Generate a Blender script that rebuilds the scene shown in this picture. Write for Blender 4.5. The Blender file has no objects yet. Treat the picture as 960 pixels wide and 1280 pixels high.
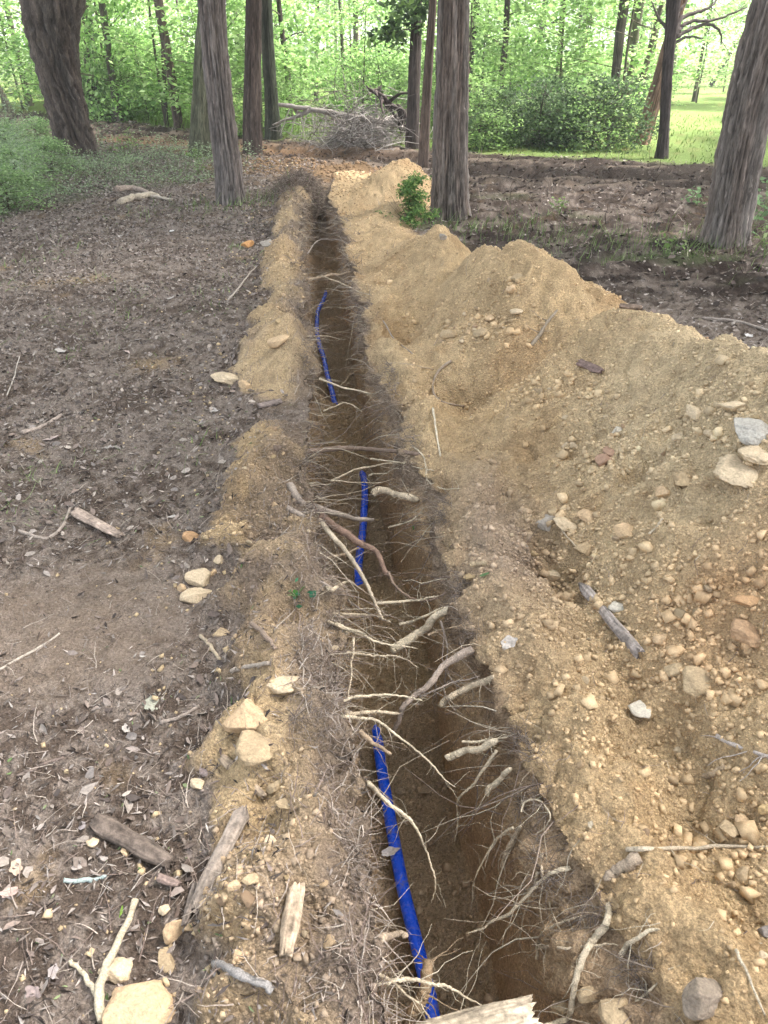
import bpy, math, random
import numpy as np
from mathutils import Vector, Matrix

sc = bpy.context.scene
random.seed(7)
rng = np.random.default_rng(7)
R = math.radians

# ------------------------------------------------------------------ camera
PITCH = R(31.0); CAMH = 1.6; F = 960.0
cam = bpy.data.cameras.new('camera')
cam.sensor_fit = 'VERTICAL'; cam.sensor_height = 24.0; cam.lens = 18.0
cam.clip_start = 0.05; cam.clip_end = 2000
camo = bpy.data.objects.new('camera', cam)
sc.collection.objects.link(camo)
camo.location = (0, 0, CAMH)
camo.rotation_euler = (R(90) - PITCH, 0, 0)
sc.camera = camo

# ------------------------------------------------------------------ light
SUN_EL, SUN_AZ = 60.0, 75.0      # azimuth clockwise from +Y (the view direction): high, from the right
w = bpy.data.worlds.new('World'); sc.world = w; w.use_nodes = True
nt = w.node_tree; nt.nodes.clear()
sky = nt.nodes.new('ShaderNodeTexSky'); sky.sky_type = 'NISHITA'; sky.sun_disc = False
sky.sun_elevation = R(SUN_EL); sky.sun_rotation = R(SUN_AZ)
sky.air_density = 1.0; sky.dust_density = 4.0; sky.ozone_density = 1.0
hs = nt.nodes.new('ShaderNodeHueSaturation'); hs.inputs['Saturation'].default_value = 0.40
bg = nt.nodes.new('ShaderNodeBackground'); bg.inputs['Strength'].default_value = 0.15
wo = nt.nodes.new('ShaderNodeOutputWorld')
nt.links.new(sky.outputs[0], hs.inputs['Color']); nt.links.new(hs.outputs[0], bg.inputs['Color'])
nt.links.new(bg.outputs[0], wo.inputs['Surface'])
sun = bpy.data.lights.new('sun', 'SUN'); sun.energy = 4.0; sun.angle = R(9); sun.color = (1, .95, .93)
suno = bpy.data.objects.new('sun', sun); sc.collection.objects.link(suno)
sd = Vector((math.sin(R(SUN_AZ)) * math.cos(R(SUN_EL)), math.cos(R(SUN_AZ)) * math.cos(R(SUN_EL)), math.sin(R(SUN_EL))))
suno.rotation_euler = sd.to_track_quat('Z', 'Y').to_euler()
sc.view_settings.view_transform = 'Standard'; sc.view_settings.look = 'None'
sc.view_settings.exposure = 2.3; sc.view_settings.gamma = 1.0
sc.cycles.max_bounces = 6; sc.cycles.diffuse_bounces = 4; sc.cycles.glossy_bounces = 2
sc.cycles.transmission_bounces = 4; sc.cycles.transparent_max_bounces = 4
sc.cycles.use_denoising = True

# ------------------------------------------------------------------ helpers: camera geometry
CP, SP = math.cos(PITCH), math.sin(PITCH)
def ray(px, py):
    """view ray through a point of the 960x1280 photograph; unit of length = distance along the optical axis"""
    u = (640 - py) / F
    return np.array([(px - 480) / F, CP + SP * u, -SP + CP * u])
def P(px, py, z=0.0):
    d = ray(px, py); t = (z - CAMH) / d[2]
    return np.array([d[0] * t, d[1] * t, z])
def PD(px, py, t):
    return ray(px, py) * t + np.array([0, 0, CAMH])
def project(V):
    x, y, z = V[..., 0], V[..., 1], V[..., 2] - CAMH
    t = y * CP - z * SP; u = y * SP + z * CP
    ts = np.where(t > .05, t, .05)
    return 480 + F * x / ts, 640 - F * u / ts, t

# ------------------------------------------------------------------ helpers: noise
_T = np.random.default_rng(99).random((8, 65536)).astype(np.float32)
def _h(ix, iy, iz, k):
    return _T[k % 8][((ix * 73856093) ^ (iy * 19349663) ^ (iz * 83492791) ^ (k * 7919)) & 65535]
def vn(x, y, z=None, seed=0):
    """value noise in -1..1"""
    x = np.asarray(x, float); y = np.asarray(y, float)
    x, y = np.broadcast_arrays(x, y)
    ix = np.floor(x).astype(np.int64); iy = np.floor(y).astype(np.int64)
    fx = x - ix; fy = y - iy
    fx = fx * fx * (3 - 2 * fx); fy = fy * fy * (3 - 2 * fy)
    def lay(iz):
        a = _h(ix, iy, iz, seed); b = _h(ix + 1, iy, iz, seed)
        c = _h(ix, iy + 1, iz, seed); d = _h(ix + 1, iy + 1, iz, seed)
        return (a + (b - a) * fx) * (1 - fy) + (c + (d - c) * fx) * fy
    if z is None:
        return 2 * lay(np.zeros_like(ix)) - 1
    z = np.broadcast_to(np.asarray(z, float), x.shape)
    iz = np.floor(z).astype(np.int64); fz = z - iz; fz = fz * fz * (3 - 2 * fz)
    return 2 * (lay(iz) * (1 - fz) + lay(iz + 1) * fz) - 1
def fbm(x, y, z=None, f=1.0, oct=4, seed=0, gain=.5):
    s = 0; a = 1; tot = 0
    for o in range(oct):
        ca, sa = math.cos(o * 1.1), math.sin(o * 1.1)
        s = s + a * vn((x * ca - y * sa) * f + 7.3 * o, (x * sa + y * ca) * f, None if z is None else z * f, seed + o)
        tot += a; a *= gain; f *= 2.03
    return s / tot
def cells(x, y, size, dens=.7, seed=0, flat=.7):
    """broken angular lumps scattered at random: height of the tallest at each point (m)"""
    gx = (x / size).astype(np.float32); gy = (y / size).astype(np.float32)
    ix = np.floor(gx).astype(np.int32); iy = np.floor(gy).astype(np.int32)
    out = np.zeros_like(gx)
    def hh(cx, cy, k): return _T[k % 8][((cx * 40503) ^ (cy * 60493) ^ (k * 7919)) & 65535]
    for dx in (-1, 0, 1):
        for dy in (-1, 0, 1):
            cx, cy = ix + dx, iy + dy
            px = cx + .15 + .7 * hh(cx, cy, seed); py = cy + .15 + .7 * hh(cx, cy, seed + 1)
            r = .16 + .46 * hh(cx, cy, seed + 2) ** 1.8
            r = np.where(hh(cx, cy, seed + 3) < dens, r, 1e-3)
            an = hh(cx, cy, seed + 4) * 6.28; q = hh(cx, cy, seed + 5)
            ex, ey = (gx - px) / r, (gy - py) / r
            ca, sa = np.cos(an), np.sin(an)
            a = ex * ca + ey * sa; b = -ex * sa + ey * ca
            e = np.maximum(np.maximum(a * (.9 + .5 * q), -a * (1.5 - .5 * q)), np.maximum(b * (.85 + .4 * q), -b))
            e = np.maximum(e, np.maximum((a + b) * .78, (a * .6 - b) * (.95 - .3 * q)))
            h = np.minimum((1 - e) * 1.9, .75 + (q - .5) * 1.1 * a + (.5 - r) * b * .8)
            out = np.maximum(out, np.maximum(h, 0) * r * flat)
    return out.astype(float) * size
def ss(a, b, x):
    t = np.clip((x - a) / (b - a), 0, 1); return t * t * (3 - 2 * t)
def lerp(a, b, t):
    return a + (b - a) * t

# ------------------------------------------------------------------ helpers: meshes and tags
def link(o): sc.collection.objects.link(o); return o
def mesh_np(name, V, faces, mat=None, smooth=True, col=None, colname='tint'):
    """faces: (n,3) or (n,4) array, or a list of such arrays"""
    if not isinstance(faces, (list, tuple)): faces = [faces]
    faces = [np.asarray(f, np.int32) for f in faces if len(f)]
    me = bpy.data.meshes.new(name)
    V = np.asarray(V, np.float32)
    me.vertices.add(len(V)); me.vertices.foreach_set('co', V.ravel())
    lt = np.concatenate([np.full(len(f), f.shape[1], np.int32) for f in faces])
    idx = np.concatenate([f.ravel() for f in faces])
    me.loops.add(len(idx)); me.loops.foreach_set('vertex_index', idx)
    me.polygons.add(len(lt))
    ls = np.concatenate([[0], np.cumsum(lt)[:-1]]).astype(np.int32)
    me.polygons.foreach_set('loop_start', ls)
    if smooth: me.polygons.foreach_set('use_smooth', np.ones(len(lt), bool))
    me.update(calc_edges=True)
    if col is not None:
        a = me.color_attributes.new(colname, 'FLOAT_COLOR', 'POINT')
        c = np.ones((len(V), 4), np.float32); c[:, :3] = col
        a.data.foreach_set('color', c.ravel())
    if mat: me.materials.append(mat)
    return me
def obj(name, me, parent=None, **tags):
    o = link(bpy.data.objects.new(name, me))
    if parent is not None: o.parent = parent
    for k, v in tags.items():
        if v is not None: o[k] = v
    return o
def thing(name, loc, label, category, group=None):
    o = link(bpy.data.objects.new(name, None)); o.location = loc
    o['label'] = label; o['category'] = category
    if group: o['group'] = group
    return o

# ------------------------------------------------------------------ helpers: materials
def mat_base(name, rough=.9, spec=.2):
    m = bpy.data.materials.new(name); m.use_nodes = True
    n = m.node_tree; b = n.nodes['Principled BSDF']
    b.inputs['Roughness'].default_value = rough
    b.inputs['Specular IOR Level'].default_value = spec
    return m, n, b
def nd(n, t, **kw):
    x = n.nodes.new(t)
    for k, v in kw.items():
        if k in x.inputs.keys(): x.inputs[k].default_value = v
        else: setattr(x, k, v)
    return x
def noise_node(n, vec, scale, detail=4, rough=.6, dist=0.0):
    x = n.nodes.new('ShaderNodeTexNoise'); x.inputs['Scale'].default_value = scale
    x.inputs['Detail'].default_value = detail; x.inputs['Roughness'].default_value = rough
    x.inputs['Distortion'].default_value = dist
    n.links.new(vec, x.inputs['Vector']); return x
def ramp(n, fac, stops):
    x = n.nodes.new('ShaderNodeValToRGB')
    e = x.color_ramp.elements
    while len(e) < len(stops): e.new(.5)
    for i, (p, c) in enumerate(stops):
        e[i].position = p; e[i].color = (*c, 1) if len(c) == 3 else c
    n.links.new(fac, x.inputs[0]); return x
def mixc(n, mode, fac, a, b):
    x = n.nodes.new('ShaderNodeMix'); x.data_type = 'RGBA'; x.blend_type = mode
    for s, v in ((0, fac), (6, a), (7, b)):
        if hasattr(v, 'links'): n.links.new(v, x.inputs[s])
        else: x.inputs[s].default_value = v if s == 0 else (*v, 1)
    return x.outputs[2]
def bump(n, b, h, dist, strength=1.0):
    x = n.nodes.new('ShaderNodeBump'); x.inputs['Distance'].default_value = dist
    x.inputs['Strength'].default_value = strength
    n.links.new(h, x.inputs['Height']); n.links.new(x.outputs[0], b.inputs['Normal']); return x
def objvec(n, scale=(1, 1, 1)):
    tc = n.nodes.new('ShaderNodeTexCoord'); mp = n.nodes.new('ShaderNodeMapping')
    mp.inputs['Scale'].default_value = scale
    n.links.new(tc.outputs['Object'], mp.inputs[0]); return mp.outputs[0]

def tinted(name, rough=.9, spec=.15, fine=220, var=.35, bd=.0015, transl=0.0, attr='tint', stretch=(1, 1, 1)):
    """surface whose own colour comes from the mesh's tint, broken up by grain"""
    m, n, b = mat_base(name, rough, spec)
    a = n.nodes.new('ShaderNodeAttribute'); a.attribute_name = attr
    v = objvec(n, stretch)
    n1 = noise_node(n, v, fine, 3, .7); n2 = noise_node(n, v, fine * .17, 4, .65)
    r1 = ramp(n, n1.outputs[0], [(.28, (1 - var,) * 3), (.72, (1 + var * .8,) * 3)])
    r2 = ramp(n, n2.outputs[0], [(.3, (1 - var * .5,) * 3), (.7, (1 + var * .5,) * 3)])
    c = mixc(n, 'MULTIPLY', 1.0, a.outputs[0], r1.outputs[0]); c = mixc(n, 'MULTIPLY', 1.0, c, r2.outputs[0])
    n.links.new(c, b.inputs['Base Color'])
    if bd: bump(n, b, n1.outputs[0], bd)
    if transl:
        t = nd(n, 'ShaderNodeBsdfTranslucent'); n.links.new(c, t.inputs[0])
        mx = n.nodes.new('ShaderNodeMixShader'); mx.inputs[0].default_value = transl
        n.links.new(b.outputs[0], mx.inputs[1]); n.links.new(t.outputs[0], mx.inputs[2])
        n.links.new(mx.outputs[0], n.nodes['Material Output'].inputs[0])
    return m

def soil_material():
    m, n, b = mat_base('soil', .97, .08)
    a = n.nodes.new('ShaderNodeAttribute'); a.attribute_name = 'soil'
    v = objvec(n)
    f1 = noise_node(n, v, 310, 3, .75); f2 = noise_node(n, v, 95, 5, .7); f3 = noise_node(n, v, 14, 5, .65)
    vo = n.nodes.new('ShaderNodeTexVoronoi'); vo.inputs['Scale'].default_value = 120; vo.inputs['Randomness'].default_value = 1
    n.links.new(v, vo.inputs['Vector'])
    r1 = ramp(n, f1.outputs[0], [(.3, (.62,) * 3), (.7, (1.30,) * 3)])
    r2 = ramp(n, f2.outputs[0], [(.3, (.62, .61, .60)), (.7, (1.28, 1.28, 1.26))])
    r3 = ramp(n, f3.outputs[0], [(.3, (.88, .86, .84)), (.7, (1.12, 1.12, 1.1))])
    c = mixc(n, 'MULTIPLY', 1, a.outputs[0], r1.outputs[0])
    c = mixc(n, 'MULTIPLY', 1, c, r2.outputs[0]); c = mixc(n, 'MULTIPLY', 1, c, r3.outputs[0])
    n.links.new(c, b.inputs['Base Color'])
    ad = n.nodes.new('ShaderNodeMath'); ad.operation = 'ADD'
    mu = n.nodes.new('ShaderNodeMath'); mu.operation = 'MULTIPLY'; mu.inputs[1].default_value = -.9
    n.links.new(vo.outputs['Distance'], mu.inputs[0])
    n.links.new(f2.outputs[0], ad.inputs[0]); n.links.new(mu.outputs[0], ad.inputs[1])
    ad2 = n.nodes.new('ShaderNodeMath'); ad2.operation = 'MULTIPLY_ADD'; ad2.inputs[1].default_value = .45
    n.links.new(f1.outputs[0], ad2.inputs[0]); n.links.new(ad.outputs[0], ad2.inputs[2])
    bump(n, b, ad2.outputs[0], .011)
    return m
MAT_SOIL = soil_material()
# ================================================================== TERRAIN
# one swept sheet: rows run across the trench, columns along it; later cut into ground, trench and soil banks
def ginterp(tab):
    tab = sorted(tab); xs = [a for a, _ in tab]; ys = [b for _, b in tab]
    return lambda Y: np.interp(Y, xs, ys)
def from_px(lst, z):
    out = []
    for px, py in lst:
        p = P(px, py, z); out.append((p[1], p[0]))
    return out
XL = ginterp([(-6, .62), (.3, .06)] + from_px([(478, 1280), (458, 1100), (440, 950), (430, 850), (412, 750), (395, 650), (382, 560), (390, 480), (383, 400), (377, 330), (374, 280), (384, 240)], .06))
XR = ginterp([(-6, 1.15), (.3, .66)] + from_px([(822, 1250), (735, 1100), (668, 1000), (628, 900), (592, 800), (562, 700), (536, 620), (508, 560), (478, 480), (455, 400), (440, 330), (427, 280), (412, 240)], .06))
FR = ginterp([(-6, 1.0), (.9, .31)] + from_px([(600, 1150), (568, 1050), (534, 860), (502, 760), (490, 700), (476, 650), (462, 562), (446, 500), (438, 425), (430, 375), (420, 330)], -.58))
WB = ginterp([(-6, .40), (.8, .36), (1.27, .40), (1.54, .30), (1.88, .35), (2.32, .41), (2.93, .42), (3.2, .34), (3.5, .30), (3.9, .40), (4.18, .58), (5.25, .36), (6.9, .38), (8.7, .3), (11, .3)])
HB = ginterp([(-6, .14), (.9, .15), (1.5, .20), (2.1, .16), (2.9, .21), (3.2, .12), (3.5, .02), (3.75, .03), (4.1, .16), (5.2, .15), (7, .15), (8.5, .13), (10.5, .1), (11.5, 0)])

pys = np.arange(1480, 150, -2.35)
Yr = np.array([P(480, p)[1] for p in pys])
far = Yr[-1] * np.geomspace(1.015, 26, 50)
near = np.linspace(-6, Yr[0], 26)[:-1]
Yr = np.concatenate([near, Yr, far])
NR = len(Yr); Yc = Yr[:, None]
DEP = .60 * (1 - ss(8.8, 11.2, Yr)) + .0
jl = .030 * vn(Yr * 3.1, Yr * 0, seed=3) + .022 * vn(Yr * 9, Yr * 0 + 5, seed=4) + .010 * vn(Yr * 31, Yr * 0 + 5, seed=5)
jr = .045 * vn(Yr * 2.6, Yr * 0 + 9, seed=3) + .03 * vn(Yr * 7.7, Yr * 0 + 15, seed=4) + .012 * vn(Yr * 27, Yr * 0 + 5, seed=6)
ends = 1 - ss(9, 12, Yr)
xl = XL(Yr) + jl * ends; xr = XR(Yr) + jr * ends
fl = xl + .03; fr = np.minimum(FR(Yr), xr - .03)
fr = np.where(Yr > 8.5, lerp(FR(Yr), xr - .03, ss(8.5, 10, Yr)), fr)
fr = np.maximum(fr, fl + .12); xr = np.maximum(xr, fr + .02)

# mounds thrown up on the right of the trench: (x, Y, height, spread)
RIDGE = ginterp([(-6, 2.2), (.3, 1.62), (1.2, 1.60), (2.0, 1.55), (2.9, 1.36), (3.5, 1.20), (4.6, .80), (5.3, .60), (6.1, .36), (6.9, .25), (8, .05), (9.3, .1), (10.2, .30), (12, .3)])
RH = ginterp([(-6, .6), (.3, .66), (1.5, .66), (2.4, .66), (3.2, .63), (3.75, .56), (4.0, .57), (4.6, .68), (5.0, .56), (5.6, .44), (6.1, .50), (6.6, .30), (7.3, .16), (8.2, .12), (9.3, .22), (10.1, .50), (10.8, .34), (11.6, .05), (12.5, 0)])
RW = ginterp([(-6, 1.15), (3.5, 1.1), (4.6, .95), (6.1, .70), (7, .5), (8.5, .35), (10.3, .6), (12, .4)])

def carve(x, y, pts, wd):
    best = np.full(np.shape(x), 9e9)
    for a, b in zip(pts[:-1], pts[1:]):
        ax, ay = a[0], a[1]; bx, by = b[0], b[1]
        L2 = (bx - ax) ** 2 + (by - ay) ** 2
        t = np.clip(((x - ax) * (bx - ax) + (y - ay) * (by - ay)) / L2, 0, 1)
        best = np.minimum(best, (x - ax - t * (bx - ax)) ** 2 + (y - ay - t * (by - ay)) ** 2)
    dd = np.sqrt(best) / wd
    return np.exp(-dd ** 1.5)
CREASES = [([P(800, 380, .5), P(720, 400, .42), P(640, 440, .33), P(560, 470, .2)], .15, .17),
           ([P(620, 290, .4), P(570, 330, .32), P(500, 400, .2)], .16, .13),
           ([P(850, 490, .55), P(790, 575, .4), P(745, 640, .3), P(690, 680, .2)], .07, .085),
           ([P(690, 650, .2), P(760, 760, .2), P(830, 850, .25), P(900, 960, .25)], .10, .08),
           ([P(960, 760, .4), P(910, 750, .35)], .05, .07),
           ([P(830, 520, .55), P(700, 500, .4), P(660, 520, .35)], .06, .04),
           ([P(700, 1150, .05), P(800, 1090, .12), P(960, 1110, .2)], .05, .045)]

def ground_h(x, y):
    h = .05 * fbm(x, y, f=.55, oct=3, seed=20) + .018 * fbm(x, y, f=3.2, oct=3, seed=24)
    h = h * ss(.0, 3, np.abs(y) + 1)
    far_ = ss(25, 160, np.hypot(x, y))
    return h + 2.0 * far_ * fbm(x, y, f=.02, oct=2, seed=31)
def left_h(x, Y, i):
    """ground and berm left of the trench; x, Y 2-D"""
    d = xl[:, None] - x; wb = WB(Yc); hb = HB(Yc)
    e = wb * (1 + .26 * vn(Y * 4, Y * 0 + x * 3, seed=41) + .20 * vn(Y * 11, x * 9, seed=43))
    q = d / e
    prof = np.where(q < .28, lerp(.62, 1.0, ss(0, .28, q)), 1 - ss(.45, 1.04, q))
    prof = np.clip(prof, 0, 1)
    hb2 = hb * (1 + .45 * vn(Y * 3.3, x * 2.5, seed=44) + .40 * vn(Y * 9, x * 7, seed=45))
    return ground_h(x, Y) * ss(0, .9, d) + hb2 * prof, np.clip(prof, 0, 1) * np.clip(hb / .1, 0, 1)
def right_h(x, Y):
    d = x - xr[:, None]; rx = RIDGE(Yc) ; H = RH(Yc); W = RW(Yc)
    wob = .13 * vn(Y * 1.3, x * 1.1, seed=50)
    rx = np.maximum(rx + wob, xr[:, None] + .15)
    span = np.maximum(rx - xr[:, None], .12)
    q = d / span
    lipb = .10 * np.exp(-((d - .13) / .11) ** 2) * (1 - ss(4.5, 6.5, Yc))
    up = .06 + lipb + (H - .08) * (.30 * np.clip(q, 0, 1) + .70 * ss(.12, 1.0, q))
    # rounded crest then angle of repose on the far side
    dn = H - .02 - (np.sqrt((np.maximum(x - rx, 0) / W * 1.05) ** 2 + .03) - .1732) * H * 1.12
    h = np.where(x < rx, up, dn)
    big = .060 * fbm(x, Y, f=1.9, oct=3, seed=53) + .034 * fbm(x, Y, f=6.5, oct=4, seed=57)
    ed = ss(0, .25, d)
    g = ground_h(x, Y)
    for pts, wd, dp in CREASES:
        big = big - carve(x, Y, pts, wd) * dp
    hh = h + big * (.3 + .7 * ed) * np.clip(H / .3, .2, 1)
    # hollow between the lip berm and the main heap
    hh -= .05 * np.exp(-(((x - .86 + .16 * (Y - 1.2)) / .15) ** 2 + ((Y - 1.75) / .75) ** 2))
    hh -= .05 * np.exp(-(((x - 1.0) / .17) ** 2 + ((Y - 1.15) / .16) ** 2))
    hh -= .06 * np.exp(-(((x - 1.0) / .10) ** 2 + ((Y - 2.75) / .3) ** 2))
    hh += .05 * np.exp(-(((x - 1.28) / .22) ** 2 + ((Y - 2.2) / .5) ** 2))
    g2 = g * ss(0, .6, d)
    m = ss(-.03, .03, hh - g2)
    out = np.where(x < rx, np.maximum(hh, -.2), np.maximum(hh, g2))
    k = ss(12, 12.6, Yc)
    out = lerp(out, g2 + 0 * out, k)
    onheap = np.where(x < rx, 1.0, m) * (1 - k)
    return out, onheap

NL, NLX, NW1, NF, NW2, NH, NRX = 335, 26, 24, 50, 56, 400, 26
gl = np.linspace(0, 1, NL) ** 1.12
glx = np.concatenate([gl, 1 + (np.geomspace(1, 14, NLX + 1)[1:] - 1)])
gr = np.linspace(0, 1, NH) ** 1.05
grx = np.concatenate([gr, 1 + (np.geomspace(1, 14, NRX + 1)[1:] - 1)])
wl = (.62 + .55 * np.maximum(Yr, .3))[:, None]; wr = (1.55 + .50 * np.maximum(Yr, .3))[:, None]
wr = np.minimum(wr, 1.0 + .62 * np.maximum(Yr, 1.0)[:, None] + .3)
Xleft = xl[:, None] - wl * glx[::-1][None, :]
Xright = xr[:, None] + wr * grx[None, :]
Xleft = np.maximum(Xleft, -500 + np.linspace(0, -2, Xleft.shape[1])[::-1][None]); Xright = np.minimum(Xright, 500 + np.linspace(0, 2, Xright.shape[1])[None])
Zl, bermmask = left_h(Xleft, np.broadcast_to(Yc, Xleft.shape), 0)
Zr, heapmask = right_h(Xright, np.broadcast_to(Yc, Xright.shape))
zl0 = Zl[:, -1]; zr0 = Zr[:, 0]
# raised spots on the trench floor where soil has slid over the pipe
FB = ginterp([(-6, .0), (1.55, 0), (1.9, .02), (2.15, .16), (2.5, .12), (2.85, .10), (3.0, .0), (3.9, .0), (4.1, .14), (4.7, .17), (5.0, .05), (5.2, .0), (6.6, .01), (7.0, .08), (7.3, .02), (7.9, .04), (8.4, .12), (9.5, .05), (12, 0)])
zf = -DEP + FB(Yr) * (DEP / .6)
a1 = np.linspace(0, 1, NW1 + 2)[1:-1][None, :]
X1 = lerp(xl[:, None], fl[:, None], a1 ** .7) - .05 * np.sin(a1 * math.pi) * (DEP / .6)[:, None]
Z1 = lerp(zl0[:, None], zf[:, None], a1)
a2 = np.linspace(0, 1, NF)[None, :]
X2 = lerp(fl[:, None], fr[:, None], a2)
Z2 = zf[:, None] + .05 * (np.abs(a2 - .5) * 2) ** 3 * (DEP / .6)[:, None] + 0 * X2
a3 = np.linspace(0, 1, NW2 + 2)[1:-1][None, :]
topc = ss(.70, 1.0, a3)                      # the lip leans out over the last part
X3 = fr[:, None] + (xr - fr)[:, None] * (.50 * a3 + .50 * topc * a3)
Z3 = lerp(Z2[:, -1:], zr0[:, None], a3)
BX = np.concatenate([Xleft, X1, X2, X3, Xright], 1)
BZ = np.concatenate([Zl, Z1, Z2, Z3, Zr], 1)
NC = BX.shape[1]; BY = np.broadcast_to(Yc, BX.shape).copy()
cL = NL + NLX; cF = cL + NW1; cW = cF + NF; cR = cW + NW2
zeros = lambda n: np.zeros((NR, n))
M_berm = np.concatenate([bermmask, zeros(NC - cL)], 1)
M_heap = np.concatenate([zeros(cR), heapmask], 1)
wall = np.zeros(NC); wall[cL:cF] = 1; wall[cW:cR] = 1
M_wall = np.broadcast_to(wall[None, :], BX.shape) * (DEP / .6)[:, None]
M_floor = np.zeros((NR, NC)); M_floor[:, cF:cW] = 1; M_floor *= (DEP / .6)[:, None]
heap_foot = M_heap

def normals(V):
    du = np.gradient(V, axis=1); dv = np.gradient(V, axis=0)
    n = np.cross(du, dv); n /= np.maximum(np.linalg.norm(n, axis=2, keepdims=True), 1e-12); return n
V = np.stack([BX, BY, BZ], 2)
N0 = normals(V)
for _ in range(2):
    N0[:, 1:-1] = (N0[:, :-2] + N0[:, 1:-1] * 2 + N0[:, 2:]) / 4
N0 /= np.linalg.norm(N0, axis=2, keepdims=True)
T = np.maximum(BY * CP + (CAMH - BZ) * SP, .8)        # distance, only for level of detail
def lod(lam): return np.clip(lam / (T * .0034), 0, 1) ** 1.0
x, y, z = BX, BY, BZ
trenchness = np.clip(M_wall + M_floor, 0, 1)
soily = np.clip(M_heap + M_berm * 1.0, 0, 1)
sandA = np.clip(1.5 * (np.exp(-(((x - P(330, 208)[0]) / .9) ** 2 + ((y - P(330, 208)[1]) / 1.2) ** 2)) + np.exp(-(((x - P(440, 218)[0]) / .8) ** 2 + ((y - P(440, 218)[1]) / 1.3) ** 2))) - .1, 0, 1) * (y > 8.5)

# --- where the road and lawn are
def poly_y(lst):
    pts = sorted([tuple(P(a, b)[:2]) for a, b in lst]); xs = [p[0] for p in pts]; ys = [p[1] for p in pts]
    def f(X):
        r = np.interp(X, xs, ys)
        s0 = (ys[1] - ys[0]) / (xs[1] - xs[0]); s1 = (ys[-1] - ys[-2]) / (xs[-1] - xs[-2])
        r = np.where(X < xs[0], ys[0] + s0 * (X - xs[0]), r)
        return np.where(X > xs[-1], ys[-1] + s1 * (X - xs[-1]), r)
    return f
far_edge = poly_y([(-60, 137), (120, 149), (240, 165), (340, 174), (500, 187), (600, 193), (760, 199), (960, 206)])
near_edge = poly_y([(-60, 163), (120, 178), (240, 185), (340, 203), (500, 211), (600, 228), (760, 232), (960, 236)])
wob = .35 * fbm(x, y, f=.7, oct=3, seed=60)
fe = far_edge(x) ; ne = near_edge(x)
road = ss(-.25, .25, y - ne + wob * .8) * (1 - ss(-.12, .12, y - fe + wob * .35)) * (1 - trenchness) * (1 - M_heap)
till = ss(4.6, 6.5, y + wob * 2) * (1 - ss(0, .5, y - ne)) * ss(.6, 1.4, x - xr[:, None]) * (1 - M_heap) * (1 - trenchness)
beyond = ss(-.1, .25, y - fe + wob * .35)
lawn = beyond * ss(1.2, 2.2, x + wob)

# --- relief
h = np.zeros_like(x)
soil_w = np.clip(soily, 0, 1)
lump = fbm(x, y, f=1.5, oct=2, seed=70)
clodz = np.clip(.55 + .9 * lump, .12, 1.25)
rx_ = x + .007 * fbm(x, y, f=38, oct=2, seed=61) + .003 * vn(x * 130, y * 130, seed=63)
ry_ = y + .007 * fbm(x, y, f=38, oct=2, seed=65) + .003 * vn(x * 130, y * 130, seed=67)
bx_, by_, bt_ = project(V)
clus = sum(np.exp(-(((bx_ - a) / w_) ** 2 + ((by_ - b) / h_) ** 2)) for a, b, w_, h_ in [(705, 665, 50, 32), (610, 405, 55, 26), (925, 540, 60, 60), (760, 570, 50, 36), (880, 850, 60, 50), (840, 760, 80, 50), (930, 1060, 30, 60), (690, 470, 70, 30)])
clus = clus + M_berm * .45
cz = np.clip(-.35 + 1.5 * lump + .7 * fbm(x, y, f=4, oct=2, seed=62) + .6 * clus, .0, 1.0)
h += sandA * (1 - trenchness) * (.10 * np.abs(fbm(x, y, f=2.2, oct=4, seed=58, gain=.6)) + cells(rx_, ry_, .22, .5, 57, .5))
h += soil_w * np.clip(cz - .3, 0, 1) * .8 * cells(rx_, ry_, .19, .45, 69, .42)
h += soil_w * (.12 + cz) * .85 * cells(rx_, ry_, .085, .5, 71, .55) * lod(.06)
h += soil_w * (.12 + cz) * .9 * cells(rx_ + 3.3, ry_ + 1.7, .042, .6, 74, .7) * lod(.03)
h += soil_w * (.2 + cz) * cells(rx_ + 1.3, ry_ + 2.7, .020, .7, 77, .8) * lod(.013)
h += soil_w * (.042 * fbm(x, y, f=7, oct=6, seed=80, gain=.64) * lod(.05) + .0035 * fbm(x, y, f=80, oct=2, seed=83) * lod(.012))
# slumped terraces and cracks on the steep near flank of the heap
ter = fbm(x, y, f=3.1, oct=4, seed=86, gain=.6)
h += M_heap * .060 * (np.abs(ter) ** .6 - .5) * lod(.08)
h += M_berm * .030 * (np.abs(fbm(x, y, f=5, oct=4, seed=88, gain=.6)) ** .6 - .4)
litter_w = (1 - soil_w) * (1 - trenchness) * (1 - road) * (1 - beyond)
bare = ss(.30, .75, .5 * fbm(x + 1.35, y - 1.9, f=1.3, oct=4, seed=90) + .95 * np.exp(-(((x + 1.0) / .45) ** 2 + ((y - 1.95) / .42) ** 2)))
h += litter_w * (.020 * fbm(x, y, f=9, oct=5, seed=92, gain=.65) * lod(.12) + (1 - .6 * bare) * (.014 * np.abs(fbm(x, y, f=38, oct=3, seed=96, gain=.65)) * lod(.025) + .5 * cells(x, y, .03, .5, 98, .6) * lod(.02)))
h += till * (.10 * np.abs(fbm(x * .8, y * 1.6, f=2.2, oct=4, seed=100, gain=.6)) - .02)
# road: ruts run along it
dist_r = y - ne
rut = vn(dist_r * 4.2 + wob * .6, x * .22, seed=110) + .5 * vn(dist_r * 8.5 + wob * .5, x * .5, seed=112)
h += road * (.035 * rut + .035 * np.abs(fbm(x * .8, dist_r * 3.0, f=1.4, oct=4, seed=111, gain=.65)) + .03 * vn(dist_r * 1.5, x * 5.5, seed=115))
h += lawn * .02 * fbm(x, y, f=3, oct=3, seed=118)
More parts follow.
